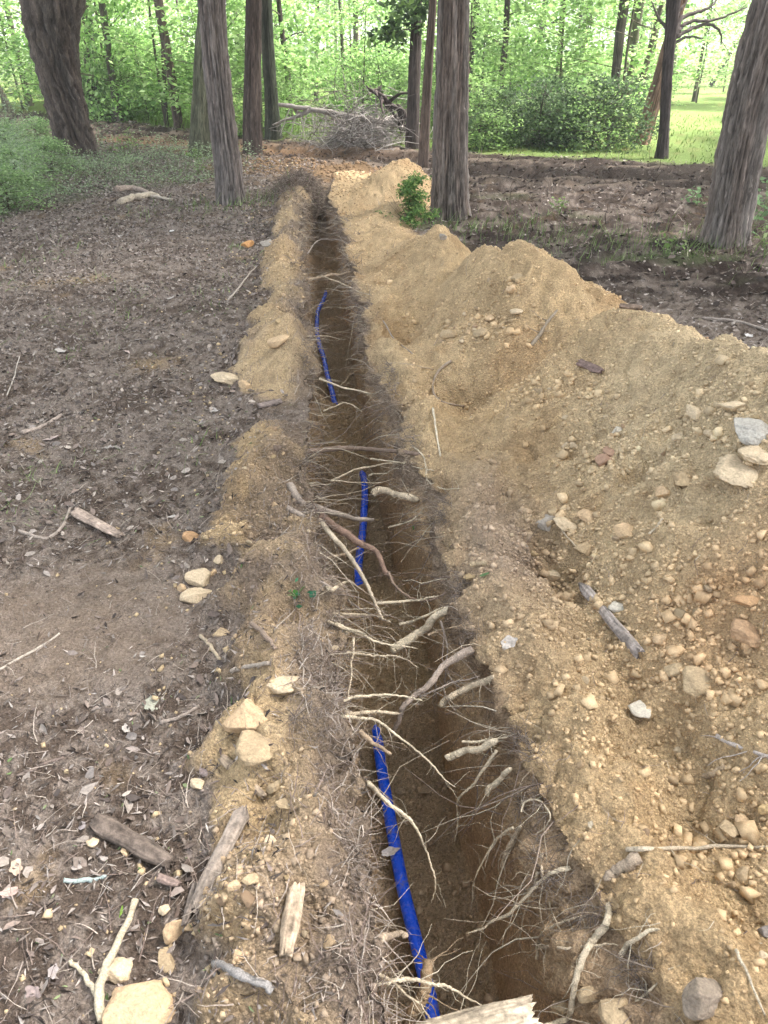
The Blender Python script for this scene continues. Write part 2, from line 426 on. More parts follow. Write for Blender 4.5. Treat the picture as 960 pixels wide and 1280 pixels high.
# trench floor and walls
h += M_floor * (.045 * fbm(x, y, f=5, oct=3, seed=120) + .8 * cells(x, y, .09, .5, 122, .5) + cells(x + 3, y, .028, .7, 125, .7) + .008 * vn(x * 40, y * 40, seed=128))
wz = M_wall
upper = ss(-.24, -.02, z)                                                     # crumbly root zone near the top
h += wz * (.014 * fbm(y, z * .6, f=5, oct=2, seed=130) + .006 * vn(y * 34, z * 2.2, seed=133) + .004 * fbm(y, z, f=30, oct=3, seed=132) + upper * (.075 * fbm(x + y, z, y, f=8, oct=5, seed=135, gain=.62) + .012 * vn(y * 60, z * 60, seed=139)))
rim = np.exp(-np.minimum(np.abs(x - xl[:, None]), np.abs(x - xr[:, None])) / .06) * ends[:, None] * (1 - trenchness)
h += rim * .045 * fbm(x, y, f=16, oct=3, seed=141, gain=.6) * lod(.05)
# dark root mat thrown up at the far end of the trench, seen from here as a low hump
rp = P(392, 232, .15)
rootmat = np.exp(-(((x - rp[0] + .25) / .28) ** 2 + ((y - rp[1]) / .8) ** 2))
h += rootmat * (.16 + .10 * fbm(x, y, f=4, oct=3, seed=150)) * (1 - trenchness * .5)
V = V + N0 * h[..., None]
NRM = normals(V)

# --- colours (the soils' own)
def C(*c): return np.array(c)
def mixa(a, b, m): return a * (1 - m[..., None]) + b * m[..., None]
tan_ = C(.57, .412, .24); pale = C(.61, .49, .325); orange = C(.54, .32, .165); greyb = C(.30, .235, .185)
humus = C(.115, .086, .068); litter = C(.285, .237, .203); barec = C(.29, .228, .18)
wallc = C(.56, .405, .255); floorc = C(.44, .33, .22); deepc = C(.38, .26, .16)
n1 = fbm(x, y, f=1.2, oct=4, seed=160); n2 = fbm(x, y, f=5, oct=4, seed=165, gain=.6); n3 = fbm(x, y, f=26, oct=3, seed=170, gain=.7)
col = np.broadcast_to(litter, V.shape).copy()
col = mixa(col, humus, np.clip(.45 + 1.7 * n2 + 2.2 * n3, 0, 1) * .9)
col = mixa(col, barec, bare * np.clip(.65 + .6 * n2, 0, 1))
sandy = ss(.42, .6, fbm(x, y, f=2.4, oct=3, seed=175)) * .4
for (a, b, r) in ((190, 452, .16), (110, 350, .22), (60, 355, .2)):
    q = P(a, b); sandy = np.maximum(sandy, .8 * np.exp(-(((x - q[0]) / r) ** 2 + ((y - q[1]) / (r * .8)) ** 2)) * (.6 + .6 * n2))
col = mixa(col, tan_ * .85, np.clip(sandy, 0, 1))
grn = C(.115, .165, .065)
# tilled strip, road, woods floor, lawn
col = mixa(col, C(.050, .037, .031), till * np.clip(.8 + 1.2 * n2, 0, 1))
gpatch = ss(.18, .5, fbm(x * .7, y * 1.4, f=1.1, oct=3, seed=180)) * (x > xr[:, None]) * ss(4, 5.5, y) * (1 - road)
col = mixa(col, grn * .9, gpatch * .45 * (1 - M_heap))
rc = mixa(np.broadcast_to(C(.046, .034, .028), V.shape), C(.20, .16, .13), ss(.05, .55, .8 * rut + .5 * n2))
col = mixa(col, rc, road)
orp = P(205, 182); org = np.exp(-(((x - orp[0]) / 3.0) ** 2 + ((y - orp[1] - .35 * (-(x - orp[0]))) / 1.0) ** 2)) * (y < fe + 1)
col = mixa(col, C(.27, .17, .10), np.clip(org * 1.4 + org * .6 * n2, 0, 1))
wf = mixa(np.broadcast_to(C(.10, .13, .045), V.shape), C(.13, .20, .05), np.clip(.5 + n1, 0, 1))
col = mixa(col, wf, beyond)
col = mixa(col, C(.17, .24, .075), lawn)
herb_edge = poly_y([(-80, 300), (0, 282), (60, 262), (130, 247), (200, 240), (265, 226)])
lg = ss(-.35, .35, y - herb_edge(x) + .9 * n1 + .5 * n2)          # herb-covered ground on the left
leftgreen = lg * ss(.9, 1.7, xl[:, None] - x + .3 * n2) * (1 - road) * (1 - beyond) * (1 - np.clip(org, 0, 1)) * ss(2.8, 4.2, y)
col = mixa(col, C(.12, .14, .085), leftgreen * .7)
sand2 = np.exp(-(((x - P(330, 208)[0]) / .9) ** 2 + ((y - P(330, 208)[1]) / 1.2) ** 2)) + np.exp(-(((x - P(440, 218)[0]) / .8) ** 2 + ((y - P(440, 218)[1]) / 1.3) ** 2))
col = mixa(col, C(.25, .165, .095), np.clip(sand2 * 1.5 - .1 + .8 * n2, 0, 1) * (1 - road) * (y > 8.5))
# heap
hc = np.broadcast_to(tan_, V.shape).copy()
pp = P(900, 560, .5); pm = np.exp(-(((x - pp[0] - .05) / .42) ** 2 + ((y - pp[1] - .25) / .85) ** 2))
hc = mixa(hc, pale, np.clip(pm * 1.3 + .35 * n1 + .15, 0, 1) * .8)
po = P(930, 740, .35); om = np.exp(-(((x - po[0]) / .20) ** 2 + ((y - po[1]) / .22) ** 2))
hc = mixa(hc, orange, np.clip(om * 1.0 + .4 * n2 * om, 0, 1) * .55)
hc = mixa(hc, orange * .95, ss(.25, .6, fbm(x + 5, y, f=2.1, oct=4, seed=190)) * .22)
pg = P(625, 665, .15); gm = np.exp(-(((x - pg[0]) / .17) ** 2 + ((y - pg[1]) / .50) ** 2))
hc = mixa(hc, greyb * 1.15, np.clip(gm * 1.2 + .4 * n2 * gm, 0, 1) * .8)
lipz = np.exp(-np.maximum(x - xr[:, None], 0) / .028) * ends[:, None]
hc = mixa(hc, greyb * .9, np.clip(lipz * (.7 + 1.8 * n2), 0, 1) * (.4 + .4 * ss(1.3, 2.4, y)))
hc = hc * (1 + .16 * n3 + .16 * n2)[..., None]
hc = mixa(hc, hc * C(.72, .66, .60), ss(.12, .5, fbm(x, y, f=3.4, oct=5, seed=193, gain=.65)) * .7)
col = mixa(col, hc, M_heap)
# left berm
bc = mixa(np.broadcast_to(tan_ * 1.02, V.shape), pale, np.clip(.4 + .8 * n1, 0, 1) * .6)
dl = np.maximum(xl[:, None] - x, 0)
gz = ss(-.1, .35, fbm(x * 1.6, y * .8, f=1.6, oct=3, seed=195) + .1) 
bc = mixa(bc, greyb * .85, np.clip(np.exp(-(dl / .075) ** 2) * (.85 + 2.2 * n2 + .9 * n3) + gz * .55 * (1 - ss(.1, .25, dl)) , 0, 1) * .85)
bc = mixa(bc, humus * 1.5, np.clip(ss(.0, .35, fbm(x, y, f=4.3, oct=5, seed=198, gain=.62)) * .8 * (1 - .6 * ss(2.2, 3, y)), 0, 1))
gy = ginterp([(-6, .6), (.6, .75), (1.0, .6), (1.15, .05), (1.5, .0), (1.7, .6), (2.0, .9), (2.2, .5), (2.4, .05), (3.1, .1), (3.4, .8), (3.75, .7), (3.95, .1), (5, .1), (7, .25), (9, .4), (12, .5)])(Yc) + 0 * x
bc = mixa(bc, greyb * .82, np.clip(gy * 1.1 + 1.0 * n2 * (gy > .03) + .4 * n3 - .1, 0, 1) * .8)
bc = bc * (1 + .22 * n3 + .15 * n2)[..., None]
col = mixa(col, bc, ss(.18, .5, M_berm + .12 * n2 + .08 * n3))
# rim without berm, walls and floor
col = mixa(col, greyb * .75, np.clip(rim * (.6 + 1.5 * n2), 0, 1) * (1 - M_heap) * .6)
wc = mixa(np.broadcast_to(wallc, V.shape), deepc, np.clip(.4 + .9 * fbm(y, z, f=4, oct=3, seed=200), 0, 1) * .5)
wc = mixa(wc, greyb * .80, ss(-.07, .03, z + .07 * n2 + .03 * n3) * (.35 + .5 * ss(1.3, 2.4, y)))
col = mixa(col, wc, np.clip(M_wall, 0, 1))
fc = mixa(np.broadcast_to(floorc, V.shape), tan_ * .85, ss(.05, .14, FB(Yc) + 0 * x) * .6)
fc = mixa(fc, deepc, np.clip(.3 + n2, 0, 1) * .5)
col = mixa(col, fc, np.clip(M_floor, 0, 1))
col = mixa(col, humus * .95, np.clip(rootmat * 1.5 - .25 + .3 * n2, 0, 1))
col = np.clip(col, .01, .8)

# --- cut the sheet into named surfaces
idx = (np.arange(NR)[:, None] * NC + np.arange(NC)[None, :])
quads = np.stack([idx[:-1, :-1], idx[:-1, 1:], idx[1:, 1:], idx[1:, :-1]], 2)
def fm(A): return (A[:-1, :-1] + A[1:, 1:]) / 2
cls = np.zeros((NR - 1, NC - 1), int)               # 0 ground
cls[fm(M_berm) > .22] = 1
ci = np.arange(NC - 1)
intr = ((ci >= cL - 1) & (ci < cR))[None, :] & (fm(np.broadcast_to(DEP[:, None], (NR, NC))) > .02)
cls[fm(M_heap) > .5] = 2
cls[intr & np.ones_like(cls, bool)] = 3
cls[(fm(road) > .5) & (cls == 0)] = 4
cls[(fm(lawn) > .5) & (cls == 0)] = 5
VF = V.reshape(-1, 3); CF = col.reshape(-1, 3); NF_ = NRM.reshape(-1, 3)
def surface(k, name, **tags):
    q = quads[cls == k]
    u, inv = np.unique(q.ravel(), return_inverse=True)
    me = mesh_np(name, VF[u], inv.reshape(-1, 4), MAT_SOIL, True, CF[u], 'soil')
    me.normals_split_custom_set_from_vertices(NF_[u].astype(np.float32))
    return obj(name, me, **tags)
surface(0, 'ground', kind='structure', label='forest floor of brown leaf litter and bare dark soil')
surface(3, 'trench', kind='structure', label='narrow hand-deep dug trench with crumbling root-filled walls')
surface(4, 'dirt_road', kind='structure', label='dark rutted dirt track crossing in front of the woods')
surface(5, 'lawn', kind='structure', label='bright mown grass beyond the dirt track')
surface(1, 'spoil_ridge', label='low ridge of tan soil thrown along the left lip of the trench', category='dirt ridge')
surface(2, 'spoil_heap', label='long high heap of tan excavated soil along the right side of the trench', category='dirt pile')

# --- looking things up on the sheet
PXG, PYG, TG = project(V)
def S(px, py, r=4.0):
    """the visible terrain point under a photograph pixel: position, normal"""
    while True:
        m = (np.abs(PXG - px) < r) & (np.abs(PYG - py) < r) & (TG > .3)
        if m.any(): break
        r *= 1.8
    t = np.where(m, TG, 1e9); t0 = t.min()
    mm = m & (TG < t0 + .05 + .02 * t0)
    d = (PXG - px) ** 2 + (PYG - py) ** 2
    k = np.argmin(np.where(mm, d, 1e9)); i, j = divmod(k, NC)
    return V[i, j].copy(), NRM[i, j].copy(), TG[i, j]
_area = np.linalg.norm(np.cross(V[1:, :-1] - V[:-1, :-1], V[:-1, 1:] - V[:-1, :-1]), axis=2)
VISQ = ((PXG > -260) & (PXG < 1220) & (PYG > 20) & (PYG < 1560) & (TG > .2))[:-1, :-1]
def scatter(n, weight, fall=1.6, gen=rng, only_view=True):
    """n random points on the sheet, denser near the path; weight is a per-vertex field"""
    p = _area * weight[:-1, :-1] / np.maximum(TG[:-1, :-1], 1.0) ** fall
    if only_view: p = p * VISQ
    p = p.ravel(); p = p / p.sum()
    k = gen.choice(len(p), n, p=p); i, j = np.divmod(k, NC - 1)
    a = gen.random(n)[:, None]; b = gen.random(n)[:, None]
    pos = (V[i, j] * (1 - a) + V[i, j + 1] * a) * (1 - b) + (V[i + 1, j] * (1 - a) + V[i + 1, j + 1] * a) * b
    return pos, NRM[i, j], col[i, j], TG[i, j], i, j
# ================================================================== SHAPE BUILDERS
def tube(path, radii, sides=6, cap=True, wob=0.0, seed=0):
    """tapered tube along a polyline -> V, quads, tris"""
    path = np.asarray(path, float); radii = np.asarray(radii, float); n = len(path)
    tn = np.gradient(path, axis=0); tn /= np.maximum(np.linalg.norm(tn, axis=1, keepdims=True), 1e-9)
    up = np.array([.13, .21, .97]) if abs(tn[0] @ np.array([.13, .21, .97])) < .9 else np.array([1., 0, 0])
    a = np.cross(tn, up); a /= np.maximum(np.linalg.norm(a, axis=1, keepdims=True), 1e-9); b = np.cross(tn, a)
    th = np.arange(sides) / sides * 2 * math.pi
    rr = radii[:, None] * np.ones(sides)[None, :]
    if wob:
        g = np.random.default_rng(seed); rr = rr * (1 + wob * g.uniform(-1, 1, rr.shape))
    Vt = path[:, None] + rr[..., None] * (np.cos(th)[None, :, None] * a[:, None] + np.sin(th)[None, :, None] * b[:, None])
    Vt = Vt.reshape(-1, 3)
    i = np.arange(n - 1)[:, None] * sides; j = np.arange(sides)[None, :]; k = (j + 1) % sides
    q = np.stack([i + j, i + k, i + sides + k, i + sides + j], 2).reshape(-1, 4)
    tr = np.zeros((0, 3), int)
    if cap:
        Vt = np.vstack([Vt, path[0], path[-1]]); c0, c1 = len(Vt) - 2, len(Vt) - 1
        jj = np.arange(sides); kk = (jj + 1) % sides
        tr = np.vstack([np.stack([np.full(sides, c0), kk, jj], 1), np.stack([np.full(sides, c1), (n - 1) * sides + jj, (n - 1) * sides + kk], 1)])
    return Vt, q, tr
class Acc:
    def __init__(s): s.V = []; s.Q = []; s.T = []; s.C = []; s.n = 0
    def add(s, V_, Q_=None, T_=None, c=(1, 1, 1)):
        V_ = np.asarray(V_, float)
        if Q_ is not None and len(Q_): s.Q.append(np.asarray(Q_) + s.n)
        if T_ is not None and len(T_): s.T.append(np.asarray(T_) + s.n)
        s.V.append(V_); s.C.append(np.broadcast_to(np.asarray(c, float), (len(V_), 3))); s.n += len(V_)
    def tube(s, path, radii, sides=6, c=(1, 1, 1), **k):
        V_, q, t = tube(path, radii, sides, **k); s.add(V_, q, t, c)
    def mesh(s, name, mat, smooth=True):
        f = []
        if s.Q: f.append(np.concatenate(s.Q))
        if s.T: f.append(np.concatenate(s.T))
        return mesh_np(name, np.concatenate(s.V), f, mat, smooth, np.concatenate(s.C))
def resample(path, n):
    path = np.asarray(path, float)
    if len(path) > 2:       # Catmull-Rom
        out = []; Pp = np.vstack([2 * path[0] - path[1], path, 2 * path[-1] - path[-2]])
        m = max(3, int(n / (len(path) - 1)) + 1)
        for i in range(len(path) - 1):
            p0, p1, p2, p3 = Pp[i:i + 4]
            for t in np.linspace(0, 1, m, endpoint=False):
                out.append(.5 * ((2 * p1) + (-p0 + p2) * t + (2 * p0 - 5 * p1 + 4 * p2 - p3) * t * t + (-p0 + 3 * p1 - 3 * p2 + p3) * t ** 3))
        out.append(path[-1]); path = np.array(out)
    else:
        path = path[0] + (path[1] - path[0]) * np.linspace(0, 1, n)[:, None]
    return path
def batch_tubes(P0, D0, L, rad, nseg, curl, droop, gen, cols, sides=3, twig=False):
    """many thin curling strands at once. P0,D0 (n,3)"""
    n = len(P0); pts = np.zeros((n, nseg + 1, 3)); pts[:, 0] = P0; d = D0.copy(); st = (L / nseg)[:, None]
    for k in range(nseg):
        d = d + curl * gen.normal(size=(n, 3)); d[:, 2] -= droop
        d /= np.linalg.norm(d, axis=1, keepdims=True)
        pts[:, k + 1] = pts[:, k] + d * st
    tn = np.gradient(pts, axis=1); tn /= np.maximum(np.linalg.norm(tn, axis=2, keepdims=True), 1e-9)
    a = np.cross(tn, np.array([.3, .2, .93])); a /= np.maximum(np.linalg.norm(a, axis=2, keepdims=True), 1e-9); b = np.cross(tn, a)
    th = np.arange(sides) / sides * 2 * math.pi
    tp = np.linspace(1, .3, nseg + 1)[None, :] * rad[:, None]
    Vt = pts[:, :, None] + tp[..., None, None] * (np.cos(th)[None, None, :, None] * a[:, :, None] + np.sin(th)[None, None, :, None] * b[:, :, None])
    if sides == 1:      # a flat blade or shred
        Vt = np.stack([pts - a * tp[..., None], pts + a * tp[..., None]], 2)
        i0 = (np.arange(n) * (nseg + 1) * 2)[:, None]; i = (np.arange(nseg) * 2)[None]
        q = np.stack(np.broadcast_arrays(i0 + i, i0 + i + 1, i0 + i + 3, i0 + i + 2), 2).reshape(-1, 4)
        return Vt.reshape(-1, 3), q, np.repeat(cols, (nseg + 1) * 2, axis=0)
    i0 = (np.arange(n) * (nseg + 1) * sides)[:, None, None]; i = (np.arange(nseg) * sides)[None, :, None]; j = np.arange(sides)[None, None, :]; k = (j + 1) % sides
    q = np.stack(np.broadcast_arrays(i0 + i + j, i0 + i + k, i0 + i + sides + k, i0 + i + sides + j), 3).reshape(-1, 4)
    c = np.repeat(cols, (nseg + 1) * sides, axis=0)
    return Vt.reshape(-1, 3), q, c

CUBE_V = np.array([(a, b, c) for a in (-1, 1) for b in (-1, 1) for c in (-1, 1)]) * .72
CUBE_F = np.array([(0, 1, 3), (0, 3, 2), (4, 6, 7), (4, 7, 5), (0, 4, 5), (0, 5, 1), (2, 3, 7), (2, 7, 6), (0, 2, 6), (0, 6, 4), (1, 5, 7), (1, 7, 3)])
_t = (1 + 5 ** .5) / 2
ICO_V = np.array([(-1, _t, 0), (1, _t, 0), (-1, -_t, 0), (1, -_t, 0), (0, -1, _t), (0, 1, _t), (0, -1, -_t), (0, 1, -_t), (_t, 0, -1), (_t, 0, 1), (-_t, 0, -1), (-_t, 0, 1)]) / math.hypot(1, _t)
ICO_F = np.array([(0, 11, 5), (0, 5, 1), (0, 1, 7), (0, 7, 10), (0, 10, 11), (1, 5, 9), (5, 11, 4), (11, 10, 2), (10, 7, 6), (7, 1, 8), (3, 9, 4), (3, 4, 2), (3, 2, 6), (3, 6, 8), (3, 8, 9), (4, 9, 5), (2, 4, 11), (6, 2, 10), (8, 6, 7), (9, 8, 1)])
def subdiv(Vv, Ff):
    Vv = list(map(tuple, Vv)); cache = {}; out = []
    def mid(a, b):
        k = (min(a, b), max(a, b))
        if k not in cache:
            m = (np.array(Vv[a]) + np.array(Vv[b])) / 2; m /= np.linalg.norm(m); Vv.append(tuple(m)); cache[k] = len(Vv) - 1
        return cache[k]
    for a, b, c in Ff:
        ab, bc, ca = mid(a, b), mid(b, c), mid(c, a); out += [(a, ab, ca), (b, bc, ab), (c, ca, bc), (ab, bc, ca)]
    return np.array(Vv), np.array(out)
S1 = subdiv(ICO_V, ICO_F); S2 = subdiv(*S1); S3 = subdiv(*S2); S4 = subdiv(*S3)
def rock(seed, sx, sy, sz, level=3, facet=.5, rough=.085):
    """a broken clod or stone: sphere cut by random planes, then roughened"""
    Vv = {2: S2, 3: S3, 4: S4}[level][0].copy(); Ff = {2: S2, 3: S3, 4: S4}[level][1]
    g = np.random.default_rng(seed)
    for _ in range(12):
        nn = g.normal(size=3); nn /= np.linalg.norm(nn); d = g.uniform(.38 if level < 4 else .58, .88)
        ov = Vv @ nn - d; Vv = Vv - np.where(ov > 0, ov, 0)[:, None] * nn[None, :] * (.8 + .2 * facet)
    o = g.uniform(0, 50)
    Vv *= (1 + rough * 2.2 * fbm(Vv[:, 0] + o, Vv[:, 1], Vv[:, 2], f=1.5, oct=3, seed=seed % 40) + rough * .9 * fbm(Vv[:, 0] + o, Vv[:, 1], Vv[:, 2], f=7, oct=3, seed=seed % 37, gain=.7))[:, None]
    return Vv * np.array([sx, sy, sz]), Ff

MAT_STONE = tinted('clod_stone', .95, .1, 160, .28, .003)
MAT_PEB = tinted('crumbs', .95, .1, 260, .2, .001)
MAT_ROOT = tinted('root_skin', .85, .2, 240, .45, .0025)
MAT_WOOD = tinted('weathered_wood', .85, .2, 60, .5, .004, stretch=(1, 1, 1))
MAT_LITTER = tinted('leaf_litter', .75, .25, 120, .3, .0008)
MAT_LEAF = tinted('green_leaf', .55, .3, 40, .22, 0, transl=.35)

# ------------------------------------------------------------------ crumbs and pebbles lying on the loose soil
def pebbles(name, n, weight, r0, r1, fall, seed, label, tint=None):
    g = np.random.default_rng(seed)
    pos, nn, cc, tt, _, _ = scatter(n, weight, fall, g)
    r = r0 + (r1 - r0) * g.random(n) ** 3.2
    r = np.maximum(r, .0013 * tt)
    Vb = CUBE_V[None] * (1 + .45 * g.uniform(-1, 1, (n, 8, 3)))
    sc3 = r[:, None] * g.uniform(.6, 1.3, (n, 3)); Vb = Vb * sc3[:, None, :]
    tz = g.uniform(-.9, .9, n); Vb = np.stack([Vb[..., 0] * np.cos(tz)[:, None] - Vb[..., 2] * np.sin(tz)[:, None], Vb[..., 1], Vb[..., 0] * np.sin(tz)[:, None] + Vb[..., 2] * np.cos(tz)[:, None]], 2)
    an = g.uniform(0, 6.28, n); ca, sa = np.cos(an), np.sin(an)
    X_ = Vb[..., 0] * ca[:, None] - Vb[..., 1] * sa[:, None]; Y_ = Vb[..., 0] * sa[:, None] + Vb[..., 1] * ca[:, None]
    Vb = np.stack([X_, Y_, Vb[..., 2] * .85], 2) + (pos + nn * (r * .2)[:, None])[:, None]
    Fb = (CUBE_F[None] + (np.arange(n) * 8)[:, None, None]).reshape(-1, 3)
    base = cc * (.72 + .55 * g.random((n, 1))) if tint is None else tint * g.uniform(.75, 1.3, (n, 1))
    return obj(name, mesh_np(name, Vb.reshape(-1, 3), Fb, MAT_PEB, False, np.repeat(np.clip(base, 0, .75), 8, 0)), kind='stuff', label=label)
clump = np.clip(fbm(x, y, f=2.2, oct=3, seed=300) * 2.2 + .75, .08, 2.5)
hollow = sum(1.6 * carve(x, y, p_, .22) for p_, _, _ in CREASES[2:5])
pebbles('soil_crumbs', 16000, np.clip(M_heap * (1 - M_wall), 0, 1) * (.5 * clump + .6 * hollow + 1.2 * clus), .0018, .009, .7, 301, 'small crumbs of tan soil strewn over the heap')
def near_px(spots):
    f = 0
    for a, b, w_, h_ in spots: f = f + np.exp(-(((PXG - a) / w_) ** 2 + ((PYG - b) / h_) ** 2))
    return f
clusters = near_px([(705, 665, 45, 30), (610, 405, 50, 22), (925, 540, 50, 50), (760, 570, 40, 30), (900, 850, 50, 40), (850, 760, 90, 60), (590, 420, 40, 20), (930, 1060, 30, 60), (640, 360, 30, 20), (700, 500, 60, 25)]) * M_heap
pebbles('coarse_crumbs', 1400, M_heap * (.12 * clump ** 2 + .5 * hollow + 5 * clusters), .006, .021, .5, 302, 'coarser crumbs of tan soil caught in the hollows of the heap')
pebbles('ridge_crumbs', 4200, M_berm * clump, .0018, .009, .9, 303, 'crumbs of tan soil on the left ridge')
pebbles('far_crumbs', 900, sandA, .012, .04, 0, 307, 'crumbs of orange soil around the far end of the trench')
pebbles('floor_crumbs', 1500, M_floor * (M_floor > .5), .003, .015, .6, 304, 'loose dark crumbs on the trench floor')
pebbles('scattered_crumbs', 500, np.exp(-np.maximum(xl[:, None] - x - .5, 0) / .22) * litter_w * (x < xl[:, None] - .3), .003, .011, 1.2, 305, 'tan crumbs scattered over the leaf litter', tint=np.array([.47, .36, .22]))

# ------------------------------------------------------------------ leaf litter and wood chips
def litter_mesh(name, n, weight, fall, seed, lmin, lmax, asp0, asp1, pal, label, tilt=.35, lift=.003, mat=None, simple=False):
    g = np.random.default_rng(seed)
    pos, nn, cc, tt, _, _ = scatter(n, weight, fall, g)
    L = lmin + (lmax - lmin) * g.random(n) ** 2; L = np.maximum(L, .0042 * tt); W = L * g.uniform(asp0, asp1, n)
    an = g.uniform(0, 6.28, n)
    nn = nn + tilt * g.normal(size=(n, 3)); nn /= np.linalg.norm(nn, axis=1, keepdims=True)
    a = np.stack([np.cos(an), np.sin(an), 0 * an], 1); a -= (a * nn).sum(1, keepdims=True) * nn; a /= np.linalg.norm(a, axis=1, keepdims=True)
    b = np.cross(nn, a)
    # six-point leaf, folded along the middle and curled at the tip
    u = np.array([-.5, -.15, .22, .5, .22, -.15]); v_ = np.array([0, .5, .42, 0, -.42, -.5])
    jit = g.uniform(.75, 1.25, (n, 6)); cu = g.uniform(-.25, .45, n)
    z_ = np.abs(v_)[None] * W[:, None] * g.uniform(-.3, .6, n)[:, None] + (u[None] ** 2) * L[:, None] * cu[:, None] * 1.5
    Vb = pos[:, None] + (u * jit)[..., None] * L[:, None, None] * a[:, None] + (v_ * jit)[..., None] * W[:, None, None] * b[:, None] + (z_ + lift)[..., None] * nn[:, None]
    if simple:
        Vb = Vb[:, [0, 1, 3, 5]]; q = (np.array([[0, 1, 2, 3]])[None] + (np.arange(n) * 4)[:, None, None]).reshape(-1, 4)
        pal = np.array(pal); c = pal[g.integers(0, len(pal), n)] * g.uniform(.6, 1.2, (n, 1))
        return obj(name, mesh_np(name, Vb.reshape(-1, 3), q, mat or MAT_LITTER, False, np.repeat(c, 4, 0)), kind='stuff', label=label)
    q = np.array([[0, 1, 2, 3], [0, 3, 4, 5]]); q = (q[None] + (np.arange(n) * 6)[:, None, None]).reshape(-1, 4)
    pal = np.array(pal); c = pal[g.integers(0, len(pal), n)] * g.uniform(.7, 1.25, (n, 1))
    return obj(name, mesh_np(name, Vb.reshape(-1, 3), q, mat or MAT_LITTER, False, np.repeat(c, 6, 0)), kind='stuff', label=label)
LP = [(.24, .20, .175), (.18, .145, .12), (.30, .26, .23), (.13, .10, .085), (.22, .17, .14), (.33, .285, .245), (.10, .08, .07), (.27, .215, .18), (.15, .115, .095), (.08, .062, .052)]
DPAL = [(.20, .165, .14), (.34, .295, .26), (.14, .11, .09), (.18, .145, .12), (.24, .20, .17), (.09, .07, .06), (.30, .255, .22), (.38, .33, .29), (.20, .155, .13)]
leftw = litter_w * (x < xl[:, None] - .1) * (y > -.5)
rightw = litter_w * (x > xr[:, None] + .5) * (y > 1) * (1 - .8 * till)
lw = leftw * (1 - .75 * bare) * np.clip(1 + 1.2 * fbm(x, y, f=1.8, oct=3, seed=310), .25, 2)
litter_mesh('leaf_litter', 32000, lw * (1 - .8 * np.clip(M_berm * 2, 0, 1)) * (.35 + .65 * ss(1.6, 3.2, y)), .75, 311, .008, .048, .3, .7, LP + [(.38, .325, .275)], 'brown and grey dead leaves covering the forest floor', tilt=.55, lift=.006)
litter_mesh('wood_chips', 72000, leftw * (1 - .7 * bare) + .35 * M_berm * (y < 2.6), 1.2, 312, .005, .038, .08, .30, DPAL + [(.05, .04, .033), (.07, .052, .043)], 'shredded bark and wood chips in the soil', tilt=.8, lift=.005, simple=True)
litter_mesh('pale_chips', 10000, leftw * (1 - .7 * bare), 1.2, 318, .005, .030, .08, .25, [(.42, .38, .335), (.52, .47, .42), (.34, .29, .25)], 'pale weathered splinters in the litter', tilt=.6, lift=.006, simple=True)
litter_mesh('far_leaf_litter', 7000, rightw * (1 - beyond), 1.0, 313, .015, .06, .25, .6, DPAL, 'dead leaves on the ground beyond the heap')
litter_mesh('fallen_foliage_bits', 900, lw, 1.2, 314, .010, .03, .15, .5, [(.14, .20, .08), (.20, .24, .12)], 'small green scraps among the dead leaves')

def strands(name, n, weight, fall, seed, l0, l1, r0, r1, curl, pal, label, up=.15, droop=.0, nseg=5, mat=None, sides=1):
    g = np.random.default_rng(seed); pos, nn, cc, tt, i, j = scatter(n, weight, fall, g)
    d = g.normal(size=(n, 3)); d -= (d * nn).sum(1, keepdims=True) * nn * (1 - up)
    d += nn * up; d /= np.linalg.norm(d, axis=1, keepdims=True)
    L = g.uniform(l0, l1, n); r = np.maximum(g.uniform(r0, r1, n) , .00042 * tt)
    pal = np.array(pal); c = pal[g.integers(0, len(pal), n)] * g.uniform(.75, 1.2, (n, 1))
    V_, q, c = batch_tubes(pos + nn * .003, d, L, r, nseg, curl, droop, g, c, sides)
    return obj(name, mesh_np(name, V_, q, mat or MAT_ROOT, sides > 1, c), kind='stuff', label=label)
TW = [(.30, .25, .21), (.22, .17, .14), (.42, .36, .30), (.16, .12, .10)]
strands('litter_twigs', 9500, leftw * (1 - .4 * bare), 1.3, 320, .02, .11, .0006, .0018, .16, TW, 'fine twigs and needles among the leaf litter', up=.04, nseg=4)
strands('far_litter_twigs', 1200, rightw, .8, 321, .05, .25, .001, .003, .12, TW, 'twigs on the ground beyond the heap', up=.03, nseg=4)
strands('heap_rootlets', 700, M_heap, 1.2, 322, .02, .10, .0006, .0014, .25, TW + [(.52, .45, .34)], 'broken rootlets lying on the heap', up=.08, nseg=5)
strands('ridge_rootlets', 2800, M_berm * (.2 + 1.6 * np.clip(.3 + 2 * n2, 0, 1.5) * np.exp(-(np.maximum(xl[:, None] - x, 0) / .13) ** 2)), 1.2, 323, .02, .10, .0006, .0018, .2, TW, 'broken rootlets and bark shreds on the left ridge', up=.06, nseg=5)

